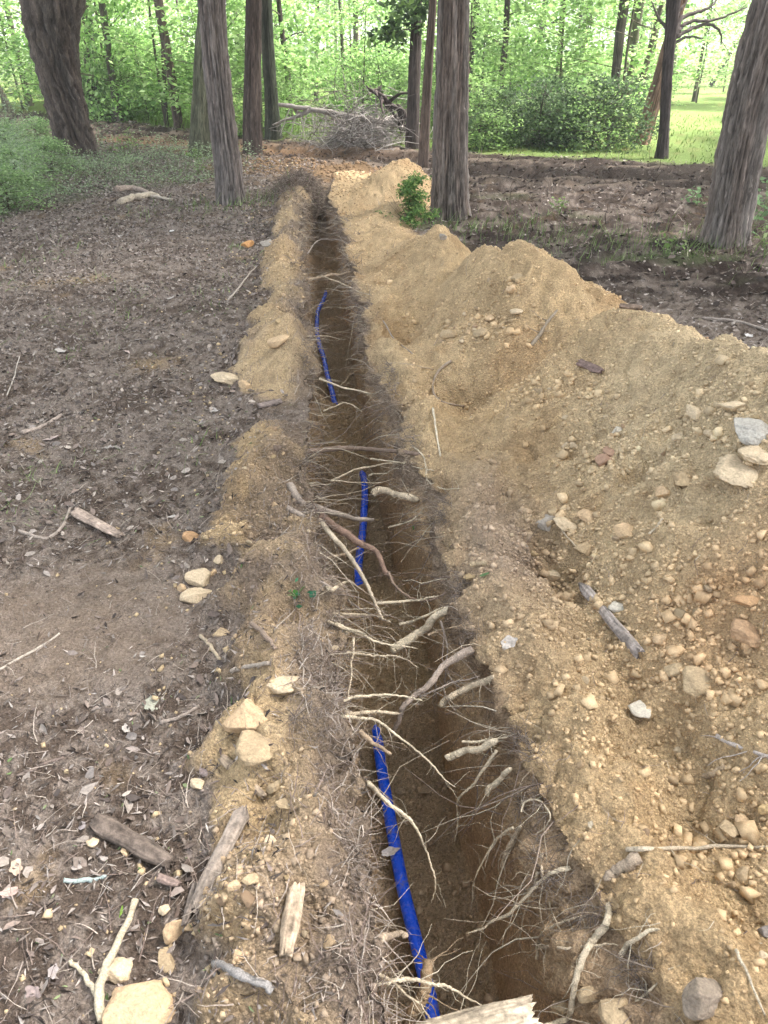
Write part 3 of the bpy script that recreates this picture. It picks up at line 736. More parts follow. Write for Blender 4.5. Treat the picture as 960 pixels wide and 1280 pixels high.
# ------------------------------------------------------------------ fine roots bristling from both lips of the trench
PALER = [(.50, .41, .30), (.60, .52, .40), (.36, .28, .22), (.27, .21, .17), (.42, .34, .27), (.24, .185, .15)]
def lip_roots(name, side, n, l0, l1, r0, r1, seed, zlo, zhi, label, curl=.26, droop=.07, nseg=5, far=10.8, inward=1.0):
    g = np.random.default_rng(seed)
    p = 1 / np.maximum(Yr, 1.0) ** .15 * (Yr > .3) * (Yr < far) * np.gradient(Yr)
    p *= np.clip(.7 + 2.6 * fbm(Yr * 1.6, Yr * 0 + (0 if side < 0 else 40), f=1, oct=2, seed=seed % 50), .15, 3); p /= p.sum()
    i = g.choice(NR, n, p=p)
    if side < 0: j = (cL + (g.random(n) ** 1.4) * NW1 * .5).astype(int) - g.integers(0, 6, n)
    else: j = (cR - (g.random(n) ** 1.3) * NW2 * .45).astype(int) + g.integers(0, 7, n)
    pos = V[i, j]
    d = np.stack([-side * np.ones(n) * inward, g.normal(size=n) * .7, g.normal(size=n) * .35 - .05], 1); d /= np.linalg.norm(d, axis=1, keepdims=True)
    L = l0 + (l1 - l0) * g.random(n) ** 2.2; r = np.maximum(r0 + (r1 - r0) * g.random(n) ** 2, .00035 * TG[i, j])
    c = np.array(PALER)[g.integers(0, 6, n)] * g.uniform(.75, 1.1, (n, 1))
    V_, q, c = batch_tubes(pos - d * .01, d, L, r, nseg, curl, droop, g, c)
    return obj(name, mesh_np(name, V_, q, MAT_ROOT, True, c), kind='stuff', label=label)
lip_roots('fine_roots', -1, 2300, .02, .11, .0005, .0014, 330, -.2, 0, 'mat of fine roots hanging from the left lip of the trench')
lip_roots('fine_roots', 1, 2300, .02, .11, .0005, .0014, 331, -.2, 0, 'mat of fine roots hanging from the right lip of the trench', droop=.1)
lip_roots('thin_roots', -1, 420, .12, .38, .0012, .0030, 332, -.2, 0, 'loose thin pale roots reaching in from the left lip', curl=.22, droop=.04)
lip_roots('thin_roots', 1, 420, .12, .36, .0012, .0030, 333, -.2, 0, 'loose thin pale roots reaching in from the right lip', curl=.22, droop=.10)
# root mat at the far end
g = np.random.default_rng(340)
pos, nn, cc, tt, _, _ = scatter(1600, np.clip(rootmat * 1.3 - .2, 0, 1), 0, g)
d = nn * .8 + g.normal(size=nn.shape) * .7; d /= np.linalg.norm(d, axis=1, keepdims=True)
V_, q, c = batch_tubes(pos, d, g.uniform(.05, .22, len(pos)), g.uniform(.0022, .005, len(pos)), 5, .45, .2, g, np.array([(.21, .165, .135), (.14, .11, .09), (.32, .26, .21)])[g.integers(0, 3, len(pos))])
obj('dark_root_mat', mesh_np('dark_root_mat', V_, q, MAT_ROOT, True, c), kind='stuff', label='dark tangle of torn roots heaped at the far end of the trench')

# tangles of dark rootlets hanging at particular spots of the lips
g = np.random.default_rng(345); PP, DD, CC, LL, RR_ = [], [], [], [], []
for (a, b, w_, h_, n, sx) in [(392, 600, 14, 26, 130, 1), (398, 650, 12, 18, 150, 1), (378, 570, 26, 10, 130, 1), (402, 690, 10, 22, 80, 1), (556, 650, 12, 26, 150, -1), (578, 730, 14, 22, 150, -1), (495, 470, 9, 30, 170, -1), (520, 555, 12, 14, 90, -1),
                          (652, 930, 14, 22, 160, -1), (668, 1010, 16, 30, 150, -1), (690, 1090, 22, 18, 150, -1), (745, 1140, 22, 14, 150, -1), (800, 1215, 14, 24, 140, -1), (440, 300, 9, 30, 140, -1), (452, 380, 8, 22, 120, -1), (376, 340, 6, 60, 160, 1), (384, 430, 6, 40, 150, 1),
                          (385, 780, 26, 34, 220, 1), (405, 900, 24, 50, 260, 1), (440, 1080, 14, 60, 220, 1), (505, 1240, 30, 26, 200, 1), (345, 530, 24, 12, 150, 1), (412, 850, 12, 40, 150, 1), (590, 790, 14, 14, 110, -1)]:
    for _ in range(7):
        p_, n_, t_ = S(a + g.normal() * w_ * .6, b + g.normal() * h_ * .6); m_ = n // 11
        PP.append(np.repeat(p_[None], m_, 0) + g.normal(size=(m_, 3)) * np.array([w_, w_, 6]) / F * t_ * .35)
        d = g.normal(size=(m_, 3)) * .8 + np.array([sx * .5, 0, -.1]) + n_ * .6; DD.append(d / np.linalg.norm(d, axis=1, keepdims=True))
        CC.append(np.array([(.20, .16, .135), (.28, .23, .19), (.15, .12, .10), (.36, .30, .25)])[g.integers(0, 4, m_)]); LL.append(g.uniform(.015, .085, m_) * (1 + t_ * .06)); RR_.append(np.maximum(g.uniform(.0005, .0013, m_), .00038 * t_))
V_, q, c = batch_tubes(np.concatenate(PP), np.concatenate(DD), np.concatenate(LL), np.concatenate(RR_), 5, .38, .06, g, np.concatenate(CC), 3)
obj('rootlet_tangles', mesh_np('rootlet_tangles', V_, q, MAT_ROOT, True, c), kind='stuff', label='brown tangles of rootlets bunched on the trench lips')
# ================================================================== THE PIPE
def pipe_material():
    m, n, b = mat_base('blue_pipe_plastic', .32, .5)
    v = objvec(n); n1 = noise_node(n, v, 30, 5, .7); n2 = noise_node(n, v, 300, 3, .7)
    r = ramp(n, n1.outputs[0], [(.55, (.012, .11, .95)), (.72, (.26, .21, .17))])
    c = mixc(n, 'MULTIPLY', .35, r.outputs[0], n2.outputs[0])
    n.links.new(c, b.inputs['Base Color']); rr = ramp(n, n1.outputs[0], [(.5, (.25,) * 3), (.66, (.8,) * 3)]); n.links.new(rr.outputs[0], b.inputs['Roughness'])
    return m
pp = [P(548, 1380, -.545)] + [P(a, b, zz) for a, b, zz in [(541, 1280, -.53), (521, 1180, -.53), (502, 1100, -.53), (486, 1020, -.53), (476, 960, -.535), (469, 910, -.535), (461, 850, -.55), (453, 790, -.555), (450, 745, -.54), (449, 705, -.53), (454, 650, -.53), (455, 597, -.535), (440, 560, -.55), (424, 520, -.54), (415, 490, -.53), (405, 450, -.53), (398, 425, -.53), (396, 405, -.535), (398, 388, -.53), (406, 372, -.53), (407, 362, -.56), (407, 350, -.60)]]
path = resample(pp, 110)
path = path + np.stack([.004 * vn(path[:, 1] * 3, 0 * path[:, 1], seed=7), 0 * path[:, 0], .004 * vn(path[:, 1] * 4, 0 * path[:, 1], seed=8)], 1)
Vt, q, t = tube(path, np.full(len(path), .0195), 20)
obj('water_pipe', mesh_np('water_pipe', Vt, [q, t], pipe_material()), label='bright blue plastic water pipe running along the trench floor', category='pipe')

# ================================================================== NAMED ROOTS ACROSS THE TRENCH
PALE = (.50, .42, .31); CREAM = (.60, .52, .39); TAN = (.44, .34, .24); BRN = (.27, .20, .155); GRY = (.33, .28, .24); RED = (.23, .155, .12)
def root(label, pts, r0, r1, colr, seed, branches=0, sides=10, kink=.045):
    """pts: (px, py, z) through photograph pixels at height z"""
    w0 = []
    for i, (a, b, z_) in enumerate(pts):
        p_ = P(a, b, z_); ry = ray(min(a, 958), min(b, 1300)); tp = (z_ - CAMH) / ray(a, b)[2]; ts = S(a, b)[2]
        lim = ts - (r0 * 1.1 if 0 < i < len(pts) - 1 else 0)      # keep the exposed part clear of the soil
        if tp > lim: p_ = PD(a, b, lim)
        w0.append(p_)
    path = resample(w0, 48); L = np.linalg.norm(np.diff(path, axis=0), axis=1).sum()
    g = np.random.default_rng(seed); s_ = np.linspace(0, 1, len(path))
    o = g.uniform(0, 90); am = min(L * .010, .006) + r0 * .3
    path = path + am * np.stack([vn(s_ * 5 + o, 0 * s_, seed=1), vn(s_ * 5 + o, 0 * s_, seed=2), vn(s_ * 5 + o, 0 * s_, seed=3)], 1) + min(.0008, L * .003) * g.normal(size=path.shape)
    rr = lerp(r0, r1 * .8, s_) * (1 + .10 * vn(s_ * 9 + o, 0 * s_, seed=4)) * np.interp(s_, [0, .94, 1], [1, 1, .6])
    A = Acc(); c0 = np.array(colr)[None] * (1 + .45 * fbm(s_ * 11 + o, 0 * s_, f=1, oct=3, seed=5))[:, None] * np.array([1, .97, .93])
    cc_ = np.vstack([np.repeat(c0, sides, 0), c0[:1] * 1.1, c0[-1:] * 1.15]); A.tube(path, rr, sides, c=cc_, wob=kink, seed=seed)
    nb = branches
    if nb:
        k = g.integers(2, len(path) - 1, nb); d = g.normal(size=(nb, 3)); d[:, 2] -= .3
        d /= np.linalg.norm(d, axis=1, keepdims=True)
        Vb, qb, cb = batch_tubes(path[k], d, g.uniform(.03, .13, nb), np.maximum(g.uniform(.0006, .0016, nb), rr[k] * .18), 6, .28, .05, g, np.broadcast_to(np.array(colr) * .95, (nb, 3)))
        A.add(Vb, qb, None, cb)
    o_ = obj('root', None) if False else obj('root', A.mesh('root', MAT_ROOT))
    o_['label'] = label; o_['category'] = 'root'; o_['group'] = 'roots cut and left across the trench'
    return o_
RT = [
 ('grey arched root near the far end of the trench', [(384, 318, .0), (397, 302, .06), (417, 299, .08), (436, 304, .03)], .006, .004, GRY, 2),
 ('thick tan root bridging the trench just below the grey arch', [(384, 349, -.05), (415, 344, -.05), (438, 341, -.05)], .014, .010, TAN, 3),
 ('pale root slanting from that tan bridge to the right lip, farthest pale one', [(402, 346, .0), (420, 352, 0), (440, 361, 0), (466, 369, .06)], .008, .005, PALE, 3),
 ('faint level root directly beyond the farthest blue end of pipe', [(401, 385, -.12), (418, 384, -.12), (438, 387, -.1)], .004, .003, PALE, 2),
 ('short dark root end poking left out of the right wall beyond the far pipe', [(447, 402, -.08), (434, 401, -.1), (420, 394, -.12)], .006, .003, BRN, 2),
 ('level tan root over the blue pipe at its farthest gap', [(384, 420, -.02), (407, 420, -.02), (433, 426, -.05)], .005, .003, PALE, 3),
 ('straight pale strand hanging down the far right wall', [(442, 400, -.02), (437, 428, -.12), (432, 458, -.22)], .003, .002, CREAM, 1),
 ('pale root over the lower end of the far pipe stretch', [(399, 474, .04), (427, 483, 0), (447, 488, 0), (464, 493, .02)], .007, .004, CREAM, 4),
 ('wavy pale root just in front of the far pipe stretch', [(405, 513, 0), (427, 504, -.02), (442, 507, -.02), (453, 515, -.04)], .005, .003, PALE, 3),
 ('thin root forking up from the right lip over the far pipe end', [(426, 481, -.1), (440, 467, -.08), (462, 456, .0)], .003, .002, TAN, 2),
 ('long dark root lying level right across the trench at its middle', [(345, 563, .06), (390, 563, .06), (434, 560, .05), (477, 561, .05), (515, 566, .07), (538, 574, .08)], .014, .009, (.22, .165, .13), 14),
 ('thin cream root dropping from the dark level root down the right bank', [(515, 556, .08), (529, 570, .08), (533, 588, .06), (536, 604, .06), (556, 612, .1), (580, 610, .15)], .0035, .002, CREAM, 3),
 ('pale root rising to the right just in front of the dark level root', [(413, 601, .0), (443, 588, .0), (474, 581, .0), (508, 579, .03)], .005, .004, PALE, 6),
 ('thin pale root running level to the right bank behind the stub', [(463, 573, .03), (496, 578, .05), (533, 586, .08), (545, 588, .1)], .004, .002, CREAM, 5),
 ('thin pale root crossing over the top of the middle blue stretch', [(413, 601, .02), (446, 603, .0), (480, 603, 0)], .003, .002, PALE, 4),
 ('short forked pale root above the middle blue stretch', [(460, 595, -.06), (470, 592, -.05), (484, 592, -.03)], .005, .003, CREAM, 2),
 ('thick pale cut stub poking left from the right wall beside the middle blue stretch', [(467, 616, -.03), (480, 615, -.02), (500, 619, -.0), (520, 624, .03)], .017, .019, PALE, 2),
 ('stout grey root diving from the left ridge under the thin tangle', [(362, 607, .12), (374, 622, .09), (392, 634, .04), (415, 641, -.03), (440, 645, -.08), (467, 650, -.10)], .017, .012, GRY, 8),
 ('grey root snaking along the left lip into the big bundle', [(358, 634, .12), (377, 645, .09), (394, 650, .06), (404, 652, .04)], .011, .010, GRY, 4),
 ('thick reddish brown root with split bark, the thickest of the bundle', [(400, 646, .07), (421, 660, .06), (446, 673, .04), (466, 688, .02), (480, 708, .0), (492, 727, -.02)], .017, .010, RED, 14),
 ('thin brown whip continuing from the red root to the right wall', [(484, 716, 0), (495, 733, -.02), (510, 744, -.02), (535, 750, -.0), (560, 742, .02)], .006, .0035, BRN, 5),
 ('smooth pale root curving down in front of the red one', [(398, 647, .09), (410, 663, .09), (430, 686, .08), (447, 710, .06), (462, 738, .03), (471, 759, .01), (477, 774, .0)], .010, .006, (.50, .42, .32), 7),
 ('short tan root crossing the middle pipe from the left', [(402, 700, -.02), (427, 694, -.05), (449, 686, -.08)], .007, .006, TAN, 3),
 ('knobbly pale root stub below the middle pipe end', [(408, 734, -.02), (420, 734, -.04), (438, 728, -.05), (454, 737, -.07)], .008, .004, PALE, 3),
 ('level cream root reaching the right wall below the red bundle', [(470, 755, -.03), (502, 753, -.03), (527, 750, -.0), (548, 744, .03)], .006, .003, CREAM, 5),
 ('thin cream root curving from the right lip toward the trench middle', [(485, 659, -.08), (509, 652, -.03), (522, 644, .0), (530, 636, .04)], .004, .002, CREAM, 3),
 ('long thin root slanting from the left lip across three others', [(387, 719, .08), (418, 737, .04), (446, 759, .0), (470, 769, -.02), (489, 776, -.03)], .004, .0025, GRY, 6),
 ('pale root lowest of the fan below the left lip', [(410, 776, .05), (427, 785, .03), (443, 791, .02), (465, 799, .0), (478, 805, -.01)], .005, .003, PALE, 5),
 ('pale root lying nearly level above the lowest of the fan', [(418, 767, .03), (449, 768, .0), (470, 771, 0), (489, 778, -.02)], .0045, .003, PALE, 5),
 ('slim cream root curving up right to meet the stout cut stub', [(499, 781, -.06), (515, 777, -.04), (535, 768, 0), (553, 758, .04)], .006, .004, CREAM, 4),
 ('stout pale cut root sticking out of the right wall, largest stub', [(493, 813, -.10), (508, 803, -.08), (528, 788, -.05), (545, 772, -.0), (562, 758, .04)], .015, .016, CREAM, 2),
 ('long thin grey root hanging past the largest stub', [(550, 776, .04), (556, 795, .0), (559, 812, -.03), (557, 835, -.08), (556, 860, -.14)], .004, .002, GRY, 2),
 ('thin straight root running level below the largest stub', [(535, 794, 0), (552, 788, 0), (575, 782, .05)], .004, .003, TAN, 3),
 ('pale root ending just under the largest stub from the left lip', [(420, 779, .07), (443, 789, .05), (462, 797, .03), (481, 805, .01), (520, 812, -.02)], .006, .003, CREAM, 6),
 ('thin wavy root below that, drooping to the right', [(432, 815, .04), (460, 819, .02), (487, 819, .0), (508, 825, -.02), (525, 837, -.05)], .0045, .002, PALE, 8),
 ('thin root hanging straight down along the left lip', [(441, 799, .06), (440, 822, .05), (439, 845, .04), (434, 874, .05)], .004, .003, PALE, 3),
 ('level cream root from the left lip to the curved grey root', [(431, 875, .06), (445, 871, .04), (469, 870, .02), (500, 871, .02), (528, 875, .03)], .005, .0035, CREAM, 3),
 ('blunt pale root just below the level cream one', [(432, 891, .05), (455, 891, .02), (469, 891, .01), (498, 893, .0)], .0075, .006, PALE, 2),
 ('thick curved grey brown root sweeping from the right lip down to the floor', [(590, 811, .09), (572, 822, .07), (556, 832, .05), (543, 850, .03), (531, 862, .02), (515, 871, .0), (502, 881, -.01), (496, 899, -.05), (486, 922, -.12)], .012, .008, (.34, .28, .235), 8),
 ('pale barkless stub with a notch on the right wall', [(552, 881, -.04), (562, 873, -.02), (576, 864, .0), (596, 856, .04), (618, 846, .08)], .010, .012, PALE, 6),
 ('slender grey root parallel to and above the notched stub', [(525, 872, -.02), (545, 862, .0), (570, 852, .03), (600, 846, .07)], .0035, .002, GRY, 7),
 ('very long straight cream root slanting down to the right over the pipe', [(428, 896, .07), (450, 899, .05), (472, 903, .03), (494, 918, .0), (525, 943, -.03), (550, 966, -.05), (570, 983, -.07)], .0055, .0025, CREAM, 6),
 ('pale pointed stub below the notched one on the right wall', [(556, 949, -.06), (570, 944, -.04), (584, 939, -.02), (604, 934, .02), (622, 925, .06)], .0095, .012, CREAM, 2),
 ('thin cream root running level above the pointed stub', [(577, 927, 0), (600, 926, .02), (625, 922, .05), (646, 916, .08)], .004, .0025, CREAM, 6),
 ('curved pale stub by the right lip, a hand below the pointed one', [(608, 995, -.07), (614, 984, -.05), (622, 976, -.02), (632, 967, .02), (640, 960, .05)], .008, .010, CREAM, 2),
 ('long wavy cream root hanging down the right wall beside the curved stub', [(620, 940, .03), (606, 960, -.02), (590, 978, -.08), (576, 996, -.13), (571, 1010, -.18), (573, 1030, -.22), (570, 1052, -.28)], .0045, .0028, CREAM, 2),
 ('cream root slanting over the pipe, forking into a long drooping tail', [(460, 978, .06), (474, 993, .03), (492, 1008, -.0), (508, 1020, -.03), (519, 1034, -.06), (525, 1052, -.1), (535, 1078, -.15), (542, 1105, -.2), (540, 1130, -.25)], .006, .0025, CREAM, 9),
 ('short thick tan root over the top of the near pipe stretch', [(451, 914, .08), (462, 925, .05), (474, 934, .03), (489, 943, .0)], .008, .006, TAN, 6),
 ('slim pale stub hanging steeply on the right wall beneath the curved stub', [(627, 1084, -.15), (633, 1064, -.1), (641, 1048, -.06), (650, 1032, -.0)], .008, .007, PALE, 3),
 ('looping thin root arching out of the right lip', [(652, 1016, .03), (655, 1002, .05), (667, 999, .06), (680, 1006, .06), (688, 1020, .06), (680, 1036, .04), (670, 1044, .02)], .0028, .002, CREAM, 4),
 ('long thin cream root curving down to a point on the near right wall', [(642, 1034, .0), (630, 1044, -.05), (617, 1056, -.1), (602, 1080, -.16), (592, 1105, -.22), (586, 1138, -.3)], .004, .002, CREAM, 3),
 ('cream root with twiggy tip reaching left from the near right lip', [(715, 1084, .06), (700, 1087, .04), (684, 1095, .02), (660, 1118, -.03), (635, 1142, -.08), (615, 1153, -.12), (604, 1162, -.14), (584, 1169, -.16)], .0055, .0028, CREAM, 7),
 ('tangle of drooping roots below the near right lip', [(672, 1090, .02), (668, 1110, -.04), (660, 1130, -.1), (655, 1150, -.16), (649, 1172, -.2)], .004, .002, PALE, 16),
 ('second drooping root close beside that tangle', [(678, 1065, .03), (677, 1090, 0), (685, 1115, -.05), (690, 1140, -.1), (700, 1165, -.15)], .0035, .002, PALE, 14),
 ('thickest cream root at the bottom of the photo bending like a hook', [(762, 1128, .04), (758, 1150, .02), (748, 1165, .0), (735, 1183, -.03), (726, 1208, -.05), (720, 1235, -.07), (713, 1264, -.09), (705, 1276, -.10), (688, 1281, -.10), (672, 1284, -.10)], .0085, .0075, CREAM, 5),
 ('level thin pale root behind the hooked cream root', [(674, 1182, -.12), (698, 1186, -.1), (735, 1184, -.06), (775, 1180, .0)], .0038, .0022, PALE, 6),
 ('curved thin root left of the hooked root on the near right wall', [(672, 1198, -.15), (673, 1178, -.12), (680, 1165, -.1), (698, 1157, -.06), (718, 1150, -.02), (734, 1145, .0)], .0045, .003, PALE, 8),
 ('short bent cream root right of the hooked root', [(777, 1195, -.0), (784, 1182, .01), (796, 1173, .03), (810, 1165, .05), (823, 1162, .07)], .006, .004, CREAM, 3),
 ('thin root slanting up to the right at the bottom edge', [(790, 1258, -.02), (804, 1246, .0), (816, 1234, .02), (838, 1211, .06)], .0035, .002, CREAM, 3),
 ('cream root fanning out over the pipe at the bottom left lip', [(470, 1230, .06), (495, 1226, .05), (523, 1226, .03), (548, 1230, .0), (568, 1239, -.01), (602, 1256, -.03)], .0052, .003, CREAM, 14),
 ('grey tangled root crossing under the cream fan at the bottom', [(474, 1219, .05), (492, 1230, .04), (510, 1245, .02), (525, 1258, .0), (540, 1276, -.02)], .0035, .0025, PALE, 18),
 ('short broken brown stub by the near pipe on the left lip', [(474, 1172, .02), (490, 1170, -.02), (507, 1166, -.05)], .009, .009, (.36, .29, .22), 2),
 ('upright brown wood stub standing against the pipe at the bottom', [(539, 1200, -.06), (531, 1228, -.08), (522, 1254, -.10), (508, 1282, -.14)], .013, .017, (.30, .22, .14), 6),
]
for k, (lab, pts, r0, r1, c, nb) in enumerate(RT):
    f_ = 1.0 if r0 > .009 else .92; root(lab, pts, r0 * f_, r1 * f_ * .95, c, 400 + k, nb + 5)

# roots and sticks that lie on the soil
def laid(name, label, cat, pts, r0, r1, colr, seed, lift=.5, flat=1.0, nbr=0, mat=None, group=None, sides=8, kink=.14, ends=None):
    w0 = []
    for a, b in pts:
        p_, n_, t_ = S(a, b); w0.append(p_ + np.array([0, 0, r0 * lift]))
    path = resample(w0, 22); s_ = np.linspace(0, 1, len(path)); g = np.random.default_rng(seed); o = g.uniform(0, 90)
    k_ = np.array([.25, .5, .25])
    for _ in range(3):
        pz = path.copy(); path[1:-1] = (pz[:-2] + 2 * pz[1:-1] + pz[2:]) / 4
    path = path + r0 * .5 * np.stack([vn(s_ * 8 + o, 0 * s_, seed=1), vn(s_ * 8 + o, 0 * s_, seed=2), 0 * s_], 1)
    rr = lerp(r0, r1, s_) * (1 + .12 * vn(s_ * 11 + o, 0 * s_, seed=4))
    if ends: rr = rr * np.interp(s_, [0, .08, .9, 1], [ends[0], 1, 1, ends[1]])
    A = Acc(); A.tube(path, rr, sides, c=colr, wob=kink, seed=seed)
    if nbr:
        k = g.integers(3, len(path) - 1, nbr); d = g.normal(size=(nbr, 3)); d[:, 2] = np.abs(d[:, 2]) * .3
        d /= np.linalg.norm(d, axis=1, keepdims=True)
        Vb, qb, cb = batch_tubes(path[k], d, g.uniform(.04, .12, nbr), np.full(nbr, r1 * .5), 5, .2, .03, g, np.broadcast_to(np.array(colr), (nbr, 3)))
        A.add(Vb, qb, None, cb)
    o_ = obj(name, A.mesh(name, mat or MAT_ROOT), label=label, category=cat, group=group)
    return o_
laid('root', 'brown crooked root lying on the heap above the dark level root', 'root', [(566, 452), (548, 468), (540, 488), (552, 504), (580, 510)], .008, .005, (.34, .27, .2), 501, nbr=2)
laid('root', 'thin tan root running into the heap from the far right lip', 'root', [(484, 456), (510, 457), (543, 463)], .006, .004, (.42, .33, .22), 502)
laid('root', 'thin grey root wandering down the far side of the heap', 'root', [(457, 382), (480, 402), (492, 422), (516, 443)], .004, .003, GRY, 503)
laid('stick', 'straight pale stick standing on the heap above the stub', 'stick', [(541, 514), (546, 543), (551, 574)], .0055, .004, CREAM, 504, lift=2)
laid('root', 'long cream root lying across the heap at the right edge, near the bottom', 'root', [(782, 1063), (815, 1062), (860, 1061), (905, 1059), (962, 1060)], .0050, .004, PALE, 505, nbr=2)
laid('root', 'short barky root stub poking out of the near heap above the hooked root', 'root', [(758, 1101), (775, 1088), (799, 1074)], .012, .013, (.38, .3, .22), 506)
laid('root', 'tan root stub on the grey mound beside a green leaf', 'root', [(587, 708), (598, 706), (610, 703)], .010, .009, (.40, .31, .2), 507)
laid('stick', 'thin broken stick upright in the hollow of the heap', 'stick', [(697, 656), (708, 672), (721, 688)], .003, .002, PALE, 508, lift=3)
laid('stick', 'short pale stick by the reddish stones in the hollow', 'stick', [(810, 670), (819, 661), (828, 652)], .0035, .003, PALE, 509, lift=2)
laid('stick', 'dark forked stick on the upper heap', 'stick', [(664, 432), (676, 412), (697, 388)], .012, .006, (.33, .27, .20), 510, nbr=4)
laid('root', 'small brown root end beside the heap bottom right cluster', 'root', [(880, 972), (892, 966), (905, 958)], .007, .007, (.38, .29, .19), 511)
laid('stick', 'grey forked twig at the right edge under the pale rocks', 'stick', [(895, 920), (920, 932), (962, 945)], .006, .005, (.42, .37, .33), 512, nbr=5)
laid('stick', 'pale straw lying at the bottom right corner', 'stick', [(918, 1188), (932, 1215), (955, 1270)], .003, .002, PALE, 513, lift=2)
# left side
YST = (.50, .43, .31)
laid('forked_stick', 'cream peeled forked stick at the bottom left corner', 'stick', [(170, 1132), (161, 1158), (150, 1185), (139, 1207), (131, 1228), (127, 1250), (127, 1284)], .0070, .0098, YST, 514, lift=2.4)
laid('stick', 'side prong of the peeled forked stick, crooked and cream', 'stick', [(90, 1205), (100, 1214), (108, 1222), (114, 1234), (125, 1250)], .0042, .0055, YST, 515, lift=3)
laid('stick', 'grey smooth stick lying on the near ridge by the tan wood chunk', 'stick', [(268, 1206), (290, 1213), (318, 1226), (342, 1240)], .0085, .0075, (.30, .28, .26), 516)
laid('stick', 'pale greenish lichen stick on the dark soil', 'stick', [(80, 1101), (105, 1101), (134, 1098)], .0055, .005, (.36, .42, .39), 517)
laid('root', 'curled grey root on the litter beside the flat bark, upper left', 'root', [(24, 664), (45, 672), (62, 673), (78, 660), (86, 640), (91, 627)], .0075, .006, (.36, .30, .25), 518, nbr=2)
laid('stick', 'forked pale twig on the bare soil at the left edge', 'stick', [(0, 838), (20, 824), (50, 810), (76, 792)], .005, .0035, (.44, .38, .31), 519, nbr=3)
laid('stick', 'grey stick lying across the ridge above the yellow clods', 'stick', [(290, 841), (312, 835), (336, 828)], .0075, .006, (.38, .32, .26), 520)
laid('stick', 'short brown bark stick on the middle of the ridge', 'stick', [(316, 779), (330, 794), (346, 812)], .0075, .006, (.28, .21, .16), 521)
laid('stick', 'tan stick at the ridge foot below the round clods', 'stick', [(250, 797), (262, 810), (275, 826)], .0065, .005, (.43, .35, .25), 522)
laid('stick', 'bowed grey stick on the litter beside the ridge, lower', 'stick', [(200, 906), (225, 897), (249, 884)], .0065, .005, (.30, .25, .21), 523)
laid('stick', 'curved twig on the upper litter beside the ridge', 'stick', [(284, 376), (298, 362), (310, 345), (322, 332)], .008, .005, (.42, .36, .30), 524, nbr=3)
laid('stick', 'long split stick on the litter at the left', 'stick', [(29, 543), (52, 534), (76, 521)], .010, .009, (.38, .31, .26), 525)
laid('stick', 'thin twig standing in the litter at the far left edge', 'stick', [(10, 497), (18, 475), (24, 448)], .004, .003, (.45, .40, .34), 526, lift=3)
laid('stick', 'dark stick across the litter under the bowed stick', 'stick', [(22, 973), (50, 960), (80, 948)], .005, .005, (.17, .13, .11), 527)
laid('stick', 'thin branch on the ground beyond the heap at the right edge', 'stick', [(880, 398), (920, 402), (962, 415)], .012, .009, (.36, .31, .27), 528, nbr=2)
for k, (lab, pts, r0, c) in enumerate([
    ('weathered log on the far litter in front of the gnarled tree, nearer piece', [(152, 256), (168, 251), (188, 245), (200, 246)], .05, (.50, .42, .32)),
    ('darker curved log behind the weathered one', [(145, 240), (162, 238), (180, 238), (188, 246)], .045, (.33, .26, .21)),
    ('thin pale log end pointing right beside the weathered log', [(188, 246), (200, 248), (215, 250)], .025, (.42, .36, .29))]):
    laid('fallen_log', lab, 'log', pts, r0, r0 * .6, c, 540 + k, kink=.25, mat=MAT_WOOD)

